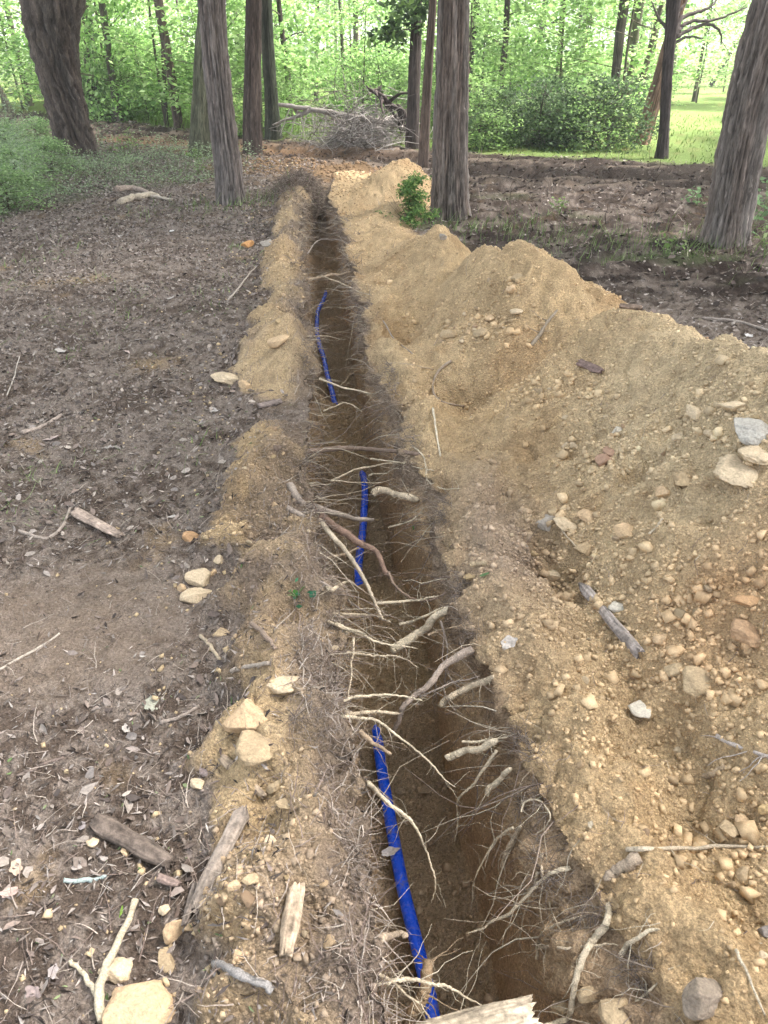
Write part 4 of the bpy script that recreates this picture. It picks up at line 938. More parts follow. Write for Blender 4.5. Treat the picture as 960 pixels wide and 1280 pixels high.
# ------------------------------------------------------------------ slabs and splinters of wood
def fibre(u, v_, seed, c):
    """colour streaks along a piece of weathered wood"""
    a = fbm(u * 2.2, v_ * 26, f=1, oct=3, seed=seed, gain=.7); c = np.array(c)
    return np.clip(c[None] * (1 + .75 * a)[:, None], .015, .8)
def slab(name, label, cat, p0, p1, width, thick, colr, seed, lift=.012, taper=(.8, .6), arch=.3, tz=(0, 0), parent=None):
    """broken piece of bark or timber between two photograph pixels, width in photograph pixels"""
    a, na, ta = S(*p0); b, nb_, tb = S(*p1)
    a = a + np.array([0, 0, tz[0]]); b = b + np.array([0, 0, tz[1]])
    wd = width / F * (ta + tb) / 2
    ax = b - a; L = np.linalg.norm(ax); ax /= L
    nn_ = (na + nb_); nn_ -= (nn_ @ ax) * ax; nn_ /= np.linalg.norm(nn_); sd_ = np.cross(nn_, ax)
    nu, nv = 34, 28; g = np.random.default_rng(seed); Vs = []; Us = []; Vvs = []
    e0 = g.uniform(-.06, .02, nv); e1 = g.uniform(-.03, .07, nv)
    for i in range(nu):
        u = i / (nu - 1)
        env = np.interp(u, [0, .06, .75, 1], [taper[0], 1, 1, taper[1]]) * (1 + .10 * vn(u * 6 + seed, 0., seed=5))
        for j in range(nv):
            th = j / nv * 2 * math.pi
            cx, sz_ = math.cos(th), math.sin(th)
            hx = (abs(cx) ** .8) * math.copysign(1, cx) * wd / 2 * env; hz = (abs(sz_) ** .7) * math.copysign(1, sz_) * thick / 2 * (.7 + .3 * env)
            hz += arch * thick * (1 - (2 * hx / wd) ** 2)
            uu = u + (e0[j] if u < .1 else 0) * (1 - u * 10 if u < .1 else 0) + (e1[j] * ((u - .9) * 10) if u > .9 else 0)
            fib = .16 * thick * float(vn(u * 3 + seed, th * 5.2, seed=6)) + .10 * thick * float(vn(u * 5, th * 14, seed=7))
            Vs.append(a + ax * uu * L + sd_ * hx + nn_ * (hz + fib + lift)); Us.append(u * L * 8); Vvs.append(th * .9)
    Vs = np.array(Vs); i = np.arange(nu - 1)[:, None] * nv; j = np.arange(nv)[None]; k = (j + 1) % nv
    q = np.stack([i + j, i + nv + j, i + nv + k, i + k], 2).reshape(-1, 4)
    c0, c1 = len(Vs), len(Vs) + 1
    Vs = np.vstack([Vs, Vs[:nv].mean(0), Vs[-nv:].mean(0)]); jj = np.arange(nv); kk = (jj + 1) % nv
    t = np.vstack([np.stack([np.full(nv, c0), jj, kk], 1), np.stack([np.full(nv, c1), (nu - 1) * nv + kk, (nu - 1) * nv + jj], 1)])
    cl = fibre(np.array(Us + [0, 1]), np.array(Vvs + [0, 1]), seed % 40, colr)
    me = mesh_np(name, Vs, [q, t], MAT_WOOD, True, cl)
    return obj(name, me, label=label, category=cat)
slab('bark_slab', 'dark rotting bark slab on the lower left litter', 'wood piece', (123, 1030), (215, 1082), 24, .022, (.15, .118, .095), 601)
slab('wood_splinter', 'long grey brown split board leaning on the foot of the near ridge', 'wood piece', (306, 1022), (247, 1135), 22, .020, (.27, .225, .185), 602, taper=(.25, .7), tz=(.02, .0))
slab('wood_splinter', 'narrow tail piece of split bark below the long board', 'wood piece', (250, 1110), (238, 1158), 11, .012, (.22, .18, .15), 603)
slab('wood_chunk', 'tan splintered wood chunk on the near ridge', 'wood piece', (368, 1114), (355, 1196), 22, .024, (.44, .34, .24), 604, taper=(.7, .8))
slab('bark_strip', 'tan flat bark strip under the largest clod', 'wood piece', (281, 948), (332, 994), 13, .010, (.40, .31, .22), 605)
slab('bark_strip', 'flat grey bark strip on the litter at the upper left', 'wood piece', (96, 643), (151, 674), 15, .012, (.32, .25, .20), 606)
slab('wood_splinter', 'silver grey splinter with a pointed tip on the heap', 'wood piece', (734, 737), (800, 815), 15, .018, (.36, .31, .275), 607, taper=(.15, .9), lift=.015)
slab('bark_chip', 'dark bark chip lying on the upper heap', 'wood piece', (727, 457), (753, 466), 11, .012, (.20, .14, .12), 608)
slab('bark_strip', 'dark bark flake at the crest of the heap', 'wood piece', (775, 386), (800, 389), 7, .02, (.22, .16, .12), 609)
slab('bark_strip', 'dark wood strip across the gap in the ridge', 'wood piece', (325, 510), (352, 506), 9, .02, (.20, .16, .14), 610)
slab('bark_chip', 'brown bark chip at the lower left among leaves', 'wood piece', (196, 1104), (222, 1112), 12, .01, (.27, .20, .17), 611)
# the big weathered end at the bottom of the picture, spanning the trench
A0, A1 = P(535, 1312, .01), P(668, 1268, .01)
def beam():
    ax = A1 - A0; L = np.linalg.norm(ax) ; ax /= L; up = np.array([0, 0, 1.]); sd_ = np.cross(up, ax); nu, nv = 60, 64
    g = np.random.default_rng(3); Vs = []; U = []; W_ = []
    e1 = .012 * vn(np.arange(nv) * .5, np.zeros(nv), seed=3) + .006 * g.uniform(-1, 1, nv)
    for i in range(nu):
        u = i / (nu - 1)
        for j in range(nv):
            th = j / nv * 2 * math.pi; r = .040 * (1 + .07 * float(vn(u * 2, math.cos(th) * 2, math.sin(th) * 2, seed=4)) + .05 * float(vn(u * 5, math.cos(th) * 9, math.sin(th) * 9, seed=5)) + .05 * float(vn(u * 9, math.cos(th) * 20, math.sin(th) * 20, seed=6)))
            r *= np.interp(u, [0, .8, 1], [1.1, 1.0, .78])
            al = (u * 1.6 - .6) * L + (e1[j] if u > .8 else 0) * max(0, (u - .8) * 5)
            Vs.append(A0 + ax * al + sd_ * math.cos(th) * r * 1.05 + up * math.sin(th) * r * .62); U.append(u * 3); W_.append(th * .9)
    Vs = np.array(Vs); i = np.arange(nu - 1)[:, None] * nv; j = np.arange(nv)[None]; k = (j + 1) % nv
    q = np.stack([i + j, i + nv + j, i + nv + k, i + k], 2).reshape(-1, 4)
    Vs = np.vstack([Vs, Vs[-nv:].mean(0) - ax * .02]); jj = np.arange(nv); kk = (jj + 1) % nv
    t = np.stack([np.full(nv, len(Vs) - 1), (nu - 1) * nv + kk, (nu - 1) * nv + jj], 1)
    cl = fibre(np.array(U + [0]), np.array(W_ + [0]), 9, (.46, .38, .28))
    return mesh_np('weathered_log', Vs, [q, t], MAT_WOOD, True, cl)
obj('weathered_log', beam(), label='broad weathered grey log end jutting over the trench at the bottom edge', category='log')

# ================================================================== NAMED STONES AND CLODS
def stone(px, py, wpx, hpx, label, colr, seed, group=None, sink=.25, name='clod', level=3, rot=None):
    p_, n_, t_ = S(px, py)
    g = np.random.default_rng(seed)
    a = wpx / F * t_; c = max(hpx / F * t_ * .8, a * .35)
    Vv, Ff = rock(seed, a, a * g.uniform(.75, 1.1), c, level)
    cl = np.array(colr)[None] * (1 + .12 * fbm(Vv[:, 0] / a * 2, Vv[:, 1] / a * 2, Vv[:, 2] / a * 2, f=1.5, oct=3, seed=seed % 30))[:, None]
    o_ = obj(name, mesh_np(name, Vv, Ff, MAT_STONE, True, cl), label=label, category='clod' if name == 'clod' else 'stone', group=group)
    o_.location = p_ + np.array([0, 0, c * (.45 - sink)]); o_.rotation_euler = (g.uniform(-.25, .25), g.uniform(-.25, .25), (g.uniform(-.6, .6) if rot is None else rot))
    return o_
CT = (.54, .39, .24); CP_ = (.57, .455, .31); CO = (.46, .29, .16); CR = (.36, .235, .165); CW = (.58, .53, .44); CG = (.38, .34, .29); CB = (.42, .32, .2)
ST = [
 (312, 905, 27, 30, 'largest tan clod, sitting on the near ridge', CT), (322, 938, 24, 14, 'lower half of the broken largest clod, rough tan', CB), (354, 860, 19, 12, 'flat yellow clod behind the largest clod', CP_),
 (249, 727, 17, 13, 'upper of two pale round clods at the ridge foot', CP_), (246, 748, 18, 11, 'lower of two pale round clods at the ridge foot', CP_), (238, 673, 11, 9, 'orange tan clod alone at the ridge edge', CO),
 (229, 738, 6, 9, 'small upright clod left of the two round ones', CT), (273, 700, 7, 7, 'small tan clod above the two round ones', CP_), (267, 718, 7, 7, 'small clod touching the upper round one', CT), (276, 792, 13, 10, 'brown clod half buried in the ridge slope', CB),
 (146, 1213, 19, 13, 'oval tan clod under the peeled forked stick', CP_), (222, 1165, 15, 25, 'upright tan wedge shaped clod beside the split board', CT), (176, 1263, 42, 28, 'big smooth tan clod at the bottom left edge', CT), (206, 1206, 16, 14, 'rounded brown clod between the wedge and the big smooth one', CB),
 (348, 426, 12, 10, 'round tan clod on the upper ridge', CT), (285, 477, 19, 7, 'flat long clod at the outer foot of the upper ridge', CP_), (305, 482, 7, 6, 'small clod beside the flat long one', CT),
 (116, 1053, 7, 6, 'cream pebble above the lichen stick', CP_), (207, 1136, 7, 6, 'cream pebble beside the wedge clod', CP_), (157, 1065, 6, 5, 'tan pebble beside the dark bark slab', CT), (248, 981, 12, 9, 'tan clod alone above the split board', CP_),
 (358, 1003, 13, 6, 'flat brown clod on the near ridge crest', CB), (338, 1053, 9, 6, 'pale angular pebble on the near ridge', CP_), (293, 1108, 8, 7, 'round clod near the tip of the split board', CT), (312, 1099, 10, 9, 'rounded clod on the ridge foot, right of the board', CB), (309, 308, 8, 7, 'orange round stone at the far ridge edge', (.55, .30, .13)),
 (330, 303, 7, 6, 'grey tan stone beside the orange one', CG), (344, 985, 11, 9, 'tan clod at the right of the bark strip', CB), (298, 1200, 9, 7, 'tan clod next to the smooth grey stick', CT), (186, 1243, 8, 6, 'small clod touching the big smooth one', CT),
 (770, 540, 9, 8, 'cream white stone alone in the middle of the heap', CW), (708, 559, 8, 8, 'yellowish clod left of the white stone', CP_), (718, 556, 6, 5, 'small pale clod beside the yellowish one', CP_), (755, 580, 13, 9, 'reddish brown stone below the white stone', CR), (760, 566, 9, 6, 'brown clod behind the reddish stone', CR),
 (682, 657, 15, 11, 'grey smooth stone at the top of the hollow', CG), (704, 656, 14, 11, 'tan squarish clod beside the grey smooth stone', CP_), (690, 642, 10, 9, 'rounded clod behind the grey stone', CB), (735, 648, 11, 9, 'tan round clod in the hollow', CT), (782, 668, 14, 9, 'wide tan clod right of the hollow', CT), (727, 686, 14, 10, 'brown clod in the deepest part of the hollow', CB), (690, 719, 10, 7, 'pale flat pebble below the hollow', CP_),
 (853, 598, 12, 7, 'flat brown stone below the pale slabs', CB), (828, 619, 12, 9, 'orange tan clod below the flat brown stone', CT), (654, 684, 6, 6, 'grey pebble on the grey mound', CG),
 (940, 543, 27, 12, 'long grey slab of stone at the right edge', (.40, .375, .33)), (945, 568, 21, 9, 'pale slab directly below the grey slab', CP_), (924, 592, 29, 15, 'broad pale broken slab at the right edge', CP_), (873, 518, 16, 6, 'flat pale slab left of the grey slab', CP_), (889, 543, 9, 5, 'small pale slab between the larger ones', CP_), (918, 508, 15, 5, 'thin pale slab uppermost at the right edge', CP_), (850, 548, 10, 6, 'pale angular stone left of the slabs', CP_),
 (772, 760, 11, 11, 'pale grey stone beside the silver splinter', CW), (932, 752, 16, 12, 'orange brown lump in the shadowed hollow at the right', CO), (935, 795, 22, 15, 'rounded orange brown lump at the right edge', (.42, .28, .17)), (872, 853, 20, 9, 'wide grey tan clod below the splinter', CB), (843, 838, 13, 9, 'brown clod left of the wide one', CB), (825, 801, 9, 8, 'brown clod right of the splinter tip', CT), (803, 886, 16, 6, 'whitish flat stone sunk in the near heap', CW), (895, 868, 9, 8, 'round clod below the wide one', CT), (780, 790, 8, 7, 'small clod touching the splinter', CB),
 (927, 1028, 9, 8, 'yellow clod at the right edge near the cream root', CT), (956, 1012, 9, 11, 'yellow clod touching the right edge', (.52, .38, .2)), (907, 1038, 12, 9, 'brown clod left of the yellow ones', CB), (927, 1092, 9, 14, 'upright brown clod under the cream root', CB), (952, 1196, 6, 7, 'pale pebble near the bottom right corner', CP_), (955, 1166, 9, 9, 'dark grey stone at the right edge near the bottom', (.25, .22, .2)),
 (554, 301, 5, 8, 'upright grey stone on the farthest mound', CG), (650, 349, 9, 7, 'brown clod just below the second peak', CB), (615, 400, 9, 6, 'tan clod in the fold between the two peaks', CT), (640, 362, 8, 6, 'tan flat clod below the second peak', CT), (645, 388, 8, 5, 'pale flat clod beside the fold', CP_), (560, 420, 9, 7, 'brown clod on the left flank of the heap', CB), (600, 415, 10, 8, 'wide clod at the foot of the fold', CB),
 (430, 665 + 0, 1, 1, None, None),
 (534, 988, 9, 6, 'brown stone on the trench floor beside the hanging root', (.33, .25, .17)), (500, 989, 6, 5, 'small stone on the trench floor near the pipe', (.33, .25, .17)), (505, 1133, 12, 8, 'dark lump on the trench floor beside the near pipe', (.3, .22, .15)),
 (655, 1256, 10, 8, 'tan clod at the bottom beside the log end', CB), (700, 1258, 14, 10, 'tan clod in the trench behind the hooked root', CB), (735, 1245, 12, 10, 'brown clod on the near trench slope', CB),
 (770, 1268, 20, 14, 'big tan clod at the bottom edge right of the hooked root', CB), (877, 1250, 26, 24, 'dark grey brown lump at the bottom right edge', (.27, .22, .17)),
]
for k, (a, b, w_, h_, lab, c) in enumerate(ST):
    if lab is None: continue
    stone(a, b, w_ * 1.2, h_ * 1.15, lab, c, 700 + k, name='clod', level=4 if w_ > 18 else 3)

# loose clods like one another: 260 of them, sharing a dozen meshes
protos = [mesh_np('clod', *rock(900 + k, 1, .85, .7, 2, .5, .12), MAT_STONE, False, np.array(c)) for k, c in enumerate([CT, CB, CP_, CT, CB, (.47, .35, .2), (.43, .33, .22), CP_, (.4, .28, .18), CT])]
g = np.random.default_rng(55)
def clods(n, weight, r0, r1, fall, label, group):
    pos, nn, cc, tt, _, _ = scatter(n, weight, fall, g)
    for k in range(n):
        r = r0 + (r1 - r0) * g.random() ** 2; r = max(r, .0045 * tt[k])
        o_ = obj('clod', protos[g.integers(0, len(protos))], label=label, category='clod', group=group)
        o_.location = pos[k] + nn[k] * r * .12; s_ = r * g.uniform(.8, 1.2); o_.scale = (s_, s_ * g.uniform(.8, 1.1), s_ * g.uniform(.7, 1))
        o_.rotation_euler = (g.uniform(-.4, .4), g.uniform(-.4, .4), g.uniform(0, 6.3))
clods(110, M_heap * (.12 * clump ** 2 + .5 * hollow + 6 * clusters) * (y < 7), .009, .024, .5, 'loose tan clod among many on the high heap', 'loose clods on the high heap')
clods(45, M_berm * clump * (y < 6), .009, .022, 1.0, 'loose tan clod among many on the low left ridge', 'loose clods on the low ridge')
# ================================================================== TREES
MAT_BARK = tinted('bark', .95, .1, 75, .55, .012, stretch=(1, 1, .10))
MAT_BARK2 = tinted('far_bark', .95, .1, 12, .30, 0, stretch=(1, 1, .3))
def foliage_material(name, transl):
    m, n, b = mat_base(name, .6, .25)
    a = n.nodes.new('ShaderNodeAttribute'); a.attribute_name = 'tint'
    n.links.new(a.outputs[0], b.inputs['Base Color'])
    t = nd(n, 'ShaderNodeBsdfTranslucent'); n.links.new(a.outputs[0], t.inputs[0])
    mx = n.nodes.new('ShaderNodeMixShader'); mx.inputs[0].default_value = transl
    n.links.new(b.outputs[0], mx.inputs[1]); n.links.new(t.outputs[0], mx.inputs[2])
    n.links.new(mx.outputs[0], n.nodes['Material Output'].inputs[0]); return m
MAT_FOL = foliage_material('foliage', .5)
def leaves(pos, size, pal, gen, flat=.6, asp=.55, drop=.2):
    """one small folded leaf per point"""
    n = len(pos); nn = gen.normal(size=(n, 3)) * flat; nn[:, 2] += 1; nn /= np.linalg.norm(nn, axis=1, keepdims=True)
    an = gen.uniform(0, 6.28, n); a = np.stack([np.cos(an), np.sin(an), -drop + 0 * an], 1)
    a -= (a * nn).sum(1, keepdims=True) * nn; a /= np.linalg.norm(a, axis=1, keepdims=True); b = np.cross(nn, a)
    L = (size * gen.uniform(.6, 1.35, n))[:, None]; W = L * asp
    v0 = pos - a * L * .5; v1 = pos + b * W * .5 + nn * W * .12; v2 = pos + a * L * .5; v3 = pos - b * W * .5 + nn * W * .12
    Vl = np.stack([v0, v1, v2, v3], 1).reshape(-1, 3)
    q = (np.array([[0, 1, 2, 3]])[None] + (np.arange(n) * 4)[:, None, None]).reshape(-1, 4)
    pal = np.array(pal); c = pal[gen.integers(0, len(pal), n)] * gen.uniform(.75, 1.25, (n, 1))
    return Vl, q, np.repeat(c, 4, 0)
YG = [(.30, .47, .14), (.38, .56, .20), (.22, .38, .11), (.44, .60, .27), (.14, .26, .08)]
MG = [(.20, .32, .10), (.24, .38, .12), (.16, .27, .08), (.28, .40, .15)]
DG = [(.06, .10, .04), (.08, .13, .055), (.10, .16, .07)]
BG = [(.28, .42, .17), (.34, .48, .21), (.22, .34, .13), (.40, .52, .26)]

def trunk_mesh(name, prof, Yb, top_z, N, M, tint, seed, ridge=.012, rf=9, twist=0.0, mat=None, flare=.5, base_sink=.12, back=0.0, red=.25):
    """prof: (px, py, width px) from the foot up; the trunk stands in the plane at distance Yb (leaning back by `back` per metre)"""
    pts = []; rad = []
    for px, py, wd in prof:
        d = ray(px, py); t = Yb / d[1]; pts.append(np.array([d[0] * t, Yb, CAMH + d[2] * t])); rad.append((.89 if wd > 30 else 1.0) * wd / F * t / 2)
    pts = np.array(pts); rad = np.array(rad)
    if pts[0, 2] > -.05: # carry the foot into the ground
        k = (pts[0, 2] + base_sink) ; dr = (pts[1] - pts[0]) / max(pts[1, 2] - pts[0, 2], .05)
        pts = np.vstack([pts[0] - dr * k, pts]); rad = np.concatenate([[rad[0] * 1.12], rad])
    if top_z > pts[-1, 2]:
        dr = (pts[-1] - pts[-2]) / (pts[-1, 2] - pts[-2, 2]); dr[:2] *= .6
        kk = top_z - pts[-1, 2]; pts = np.vstack([pts, pts[-1] + dr * kk * .5, pts[-1] + dr * kk]); rad = np.concatenate([rad, [rad[-1] * .8, rad[-1] * .45]])
    s_ = np.concatenate([[0], np.cumsum(np.linalg.norm(np.diff(pts, axis=0), axis=1))])
    f = np.linspace(0, 1, M) ** 1.35 * s_[-1]
    c = np.stack([np.interp(f, s_, pts[:, k]) for k in range(3)], 1); r = np.interp(f, s_, rad)
    for _ in range(max(2, M // 25)):
        c[1:-1] = (c[:-2] + 2 * c[1:-1] + c[2:]) / 4; r[1:-1] = (r[:-2] + 2 * r[1:-1] + r[2:]) / 4
    th = np.arange(N) / N * 2 * math.pi
    TH = th[None, :] + twist * f[:, None]; Sx = f[:, None] + 0 * th[None, :]
    cx, sx = np.cos(TH), np.sin(TH)
    lob = fbm(cx * 1.3 + seed, sx * 1.3, Sx * .35, f=1.2, oct=2, seed=seed % 30)
    fib = fbm(cx * rf, sx * rf, Sx * 1.1, f=1, oct=4, seed=(seed + 3) % 40, gain=.62)
    wv = .25 * fbm(cx * 2, sx * 2, Sx * 2.2, f=1, oct=2, seed=(seed + 7) % 40); fib = .6 * fib + .6 * fbm((cx + wv) * rf * 1.6, (sx + wv) * rf * 1.6, Sx * 2.6, f=1, oct=3, seed=(seed + 6) % 40, gain=.7)
    fib2 = fbm(cx * rf * 3, sx * rf * 3, Sx * 9, f=1, oct=3, seed=(seed + 9) % 40, gain=.7)
    foot = np.exp(-np.maximum(f, 0)[:, None] / .35) * flare
    rr = r[:, None] * (1 + .14 * lob + foot * (.35 + .55 * np.abs(vn(cx * 2.1 + seed, sx * 2.1, seed=5)))) + ridge * (2.4 * (np.abs(fib) ** .8) * np.sign(fib)) + ridge * .6 * fib2
    Vt = c[:, None] + np.stack([rr * np.cos(th)[None], rr * np.sin(th)[None], 0 * rr], 2)
    tc = np.array(tint)[None, None] * (1 + 1.15 * fib + .7 * fib2 + .20 * lob)[..., None]
    rm = np.clip(.5 + 1.6 * fbm(cx * 3, sx * 3, Sx * .5, f=1, oct=2, seed=(seed + 5) % 40), 0, 1)[..., None] * red
    tc = tc * (1 - rm) + tc * np.array([1.12, .92, .82]) * rm
    tc = np.clip(tc, .012, .6)
    i = np.arange(M - 1)[:, None] * N; j = np.arange(N)[None]; k = (j + 1) % N
    q = np.stack([i + j, i + k, i + N + k, i + N + j], 2).reshape(-1, 4)
    me = mesh_np(name, Vt.reshape(-1, 3), q, mat or MAT_BARK, True, tc.reshape(-1, 3))
    return me, c, r
def crown_mesh(seed, n, rad, hgt, size, pal, clusters=34):
    g = np.random.default_rng(seed); cc_ = g.normal(size=(clusters, 3)) * np.array([rad * .5, rad * .5, hgt * .33])
    k = g.integers(0, clusters, n); pos = cc_[k] + g.normal(size=(n, 3)) * np.array([.34, .34, .17]) * rad * .42
    return mesh_np('crown', *(lambda a: (a[0], a[1]))(leaves(pos, size, pal, g)), MAT_FOL, False, leaves(pos, size, pal, np.random.default_rng(seed + 1))[2])
CROWNS = [crown_mesh(1000 + k, 500, 2.3, 3.0, .15, p) for k, p in enumerate([YG, MG, YG])]
def canopy_mesh(seed, n, rad):
    g = np.random.default_rng(seed); m = 110; a = g.uniform(0, 6.28, m); r = rad * np.sqrt(g.uniform(0, 1, m))
    cc_ = np.stack([np.cos(a) * r, np.sin(a) * r, g.uniform(-1.3, 1.6, m) + 1.4 * (1 - (r / rad) ** 2)], 1); k = g.integers(0, m, n)
    pos = cc_[k] + g.normal(size=(n, 3)) * np.array([.55, .55, .22]); Vl, q, c = leaves(pos, .26, [(.11, .14, .075), (.14, .17, .09), (.09, .11, .06)], g, flat=.6)
    return mesh_np('crown', Vl, q, MAT_FOL, False, c)
BIG = [canopy_mesh(1050, 5200, 4.6), canopy_mesh(1051, 5600, 5.2)]  # broad crowns above the view, sized to keep sun off the foreground
def limb_mesh(name, path, r0, r1, tint, seed, twigs=0, mat=None):
    path = resample(path, 24); g = np.random.default_rng(seed)
    L = np.linalg.norm(path[-1] - path[0]); path[1:-1] += g.normal(size=(len(path) - 2, 3)) * L * .006
    A = Acc(); A.tube(path, np.linspace(r0, r1, len(path)), 7, c=tint)
    if twigs:
        k = g.integers(4, len(path) - 1, twigs); tn = np.gradient(path, axis=0)[k]; d = tn / np.linalg.norm(tn, axis=1, keepdims=True) + g.normal(size=(twigs, 3)) * .7
        d /= np.linalg.norm(d, axis=1, keepdims=True)
        Vb, qb, cb = batch_tubes(path[k], d, g.uniform(.15, .5, twigs) * L, np.full(twigs, r1 * .8), 7, .16, .01, g, np.broadcast_to(np.array(tint), (twigs, 3)))
        A.add(Vb, qb, None, cb)
    return A.mesh(name, mat or MAT_BARK2)
def tree(name, label, prof, tint, seed, N=22, M=60, ridge=.012, rf=7, twist=0, top_z=7.5, depth=None, mat=None, flare=.35, red=.25, group=None, crown=True, limbs=3, crown_i=None):
    px, py, _ = prof[0]
    Yb = P(px, py, 0)[1] if depth is None else depth
    me, c, r = trunk_mesh('trunk', prof, Yb, top_z, N, M, tint, seed, ridge, rf, twist, mat, flare, red=red)
    base = c[0].copy(); base[2] = 0
    t = thing(name, base, label, 'tree', group)
    o = obj('trunk', me, t); o.location = -Vector(base)
    g = np.random.default_rng(seed)
    for k in range(limbs):
        z0 = g.uniform(.62, .92) * top_z; i = int(np.argmin(np.abs(c[:, 2] - z0))); a = g.uniform(0, 6.28); L = g.uniform(1.0, 2.2)
        p0 = c[i]; p2 = p0 + np.array([math.cos(a) * L, math.sin(a) * L, L * .55]); p1 = (p0 + p2) / 2 + np.array([0, 0, -.1])
        o = obj('limb', limb_mesh('limb', [p0, p1, p2], r[i] * .45, r[i] * .12, tint, seed + k, 4), t); o.location = -Vector(base)
    if crown:
        o = obj('crown', CROWNS[seed % 3] if crown_i is None else BIG[crown_i], t); o.location = Vector(c[-1]) - Vector(base) + Vector((0, 0, .3 if crown_i is None else 1.6)); o.rotation_euler.z = g.uniform(0, 6)
    return t, c, r, base, Yb
CED = (.155, .135, .12); CED2 = (.15, .125, .11); DK = (.075, .062, .055); MD = (.11, .095, .08)
tree('cedar_tree', 'straight furrowed reddish cedar trunk standing behind the heap, centre of the view', [(562, 272, 50), (562, 240, 46), (564, 150, 43.5), (566, 60, 42), (567, 0, 42)], CED, 1101, 140, 230, .017, 9, top_z=7, flare=.05, red=.5, crown_i=0)
tree('cedar_tree', 'pale grey split cedar trunk left of the trench end', [(290, 254, 38), (286, 215, 33), (277, 140, 34), (268, 60, 32), (263, 0, 35)], (.18, .158, .145), 1102, 110, 190, .020, 7, top_z=7, flare=.35, red=.3, crown_i=1)
tree('cedar_tree', 'big leaning cedar trunk at the right edge with a swollen foot', [(906, 303, 58), (912, 270, 52), (920, 215, 55), (938, 120, 58), (962, 30, 62), (972, 0, 64)], (.18, .158, .142), 1103, 120, 200, .022, 8, top_z=7, flare=.12, red=.35, crown_i=0)
t_, c_, r_, b_, Yb_ = tree('gnarled_tree', 'thick gnarled twisted tree trunk at the upper left', [(98, 194, 52), (92, 165, 48), (84, 130, 50), (76, 100, 54), (69, 60, 60), (66, 30, 70), (67, 0, 80)], (.115, .095, .083), 1104, 140, 180, .050, 5, twist=.55, top_z=7, flare=.25, red=.35)
# unseen cedars added outside the view so their crowns shade trench and track
for k, (X_, Y_, ci) in enumerate([(6.4, .8, 1), (7.6, 5.6, 0), (.6, -6.0, 1), (-5.5, .5, 0), (9.3, 11.3, 1), (13.5, 14.5, 1)]):
    pr = [(480 + 3 * i, 300 - 100 * i, 48 - 4 * i) for i in range(4)]
    me, c, r = trunk_mesh('trunk', pr, 9.0, 7, 30, 40, CED2, 1140 + k, .014, 8)
    t = thing('cedar_tree', (X_, Y_, 0), ['unseen cedar added for shade, right of the view beside the heap', 'unseen cedar added for shade, right of the view behind the heap', 'unseen cedar added for shade behind the camera', 'unseen cedar added for shade, left of the view', 'unseen cedar added for shade, right of the view before the track', 'unseen cedar added for shade, right of the view beside the lawn'][k], 'tree')
    o = obj('trunk', me, t); o.location = (-c[0][0], -9.0, 0)
    o = obj('crown', BIG[ci], t); o.location = (0, 0, 8.4); o.rotation_euler.z = k * 1.3
def limb_px(t, base, pts, Yb, r0, r1, tint, seed, twigs=0, name='limb'):
    path = [ray(a, b) * (Yb / ray(a, b)[1]) + np.array([0, 0, CAMH]) for a, b in pts]
    path = [p_ + np.array([0, .12 * i, 0]) for i, p_ in enumerate(path)]
    o = obj(name, limb_mesh(name, path, r0, r1, tint, seed, twigs), t); o.location = -Vector(base); return o
tree('tree', 'dark straight trunk close behind the gnarled tree', [(120, 147, 17), (113, 80, 14), (107, 0, 13)], DK, 1105)
tree('tree', 'slim trunk at the upper left with vine leaves round its foot', [(149, 151, 10), (137, 75, 8), (127, 0, 9)], MD, 1106)
tree('tree', 'leaning slender brown trunk beyond the left end of the track', [(224, 160, 11), (214, 95, 10), (197, 0, 12)], (.12, .095, .082), 1107, red=.5)
tree('tree', 'very thin dark trunk beside the leaning brown one', [(208, 157, 5), (205, 100, 4), (203, 40, 4)], DK, 1108)
tree('tree', 'mossy green footed trunk half hidden behind the split cedar', [(250, 194, 27), (250, 150, 22), (254, 60, 22), (262, 0, 26)], (.125, .125, .085), 1109, 48, 90, .012, crown_i=1, red=.1, flare=.3)
tree('tree', 'brown trunk standing at the near edge of the track, left of the trench end', [(316, 193, 22), (315, 150, 21), (316, 60, 19), (317, 0, 18)], (.095, .075, .065), 1110, 60, 110, .012, crown_i=0, flare=.2, red=.4)
tree('tree', 'ivy dark straight trunk on the far side of the track', [(342, 173, 20), (339, 120, 16), (334, 50, 15), (331, 0, 17)], (.07, .075, .055), 1111, 40, 80, .01)
tree('tree', 'thin pale green stem between the two track side trunks', [(325, 172, 7), (324, 120, 6), (322, 40, 5)], (.13, .14, .09), 1112, crown=False)
TB = tree('tree', 'thin crooked dark trunk above the brush pile, left end', [(363, 160, 7), (360, 95, 7), (354, 50, 6), (348, 0, 5)], DK, 1113)
tree('tree', 'thin far trunk above the middle of the brush pile', [(395, 130, 5), (395, 60, 4), (397, 10, 4)], DK, 1114)
TA = tree('tree', 'dark trunk at the right end of the brush pile', [(515, 187, 17), (517, 120, 15), (520, 40, 13), (521, 0, 13)], DK, 1115, 40, 90, .01, crown_i=1, flare=.1)
tree('tree', 'slim brown trunk just left of the central cedar', [(529, 209, 12), (532, 140, 11), (537, 60, 10), (541, 0, 9)], (.11, .085, .07), 1116, 36, 80, .007, crown_i=0)
tree('tree', 'dark trunk peeping out behind the right side of the central cedar', [(582, 150, 10), (588, 70, 8), (596, 0, 10)], DK, 1117)
TC = tree('tree', 'thin dark trunk among the bright leaves right of the cedar', [(622, 155, 6), (628, 90, 7), (633, 40, 7), (634, 0, 7)], DK, 1118)
tree('tree', 'short visible trunk with a leafy top in the middle distance', [(668, 125, 9), (670, 90, 10), (675, 55, 9)], (.10, .085, .07), 1119, top_z=3.6)
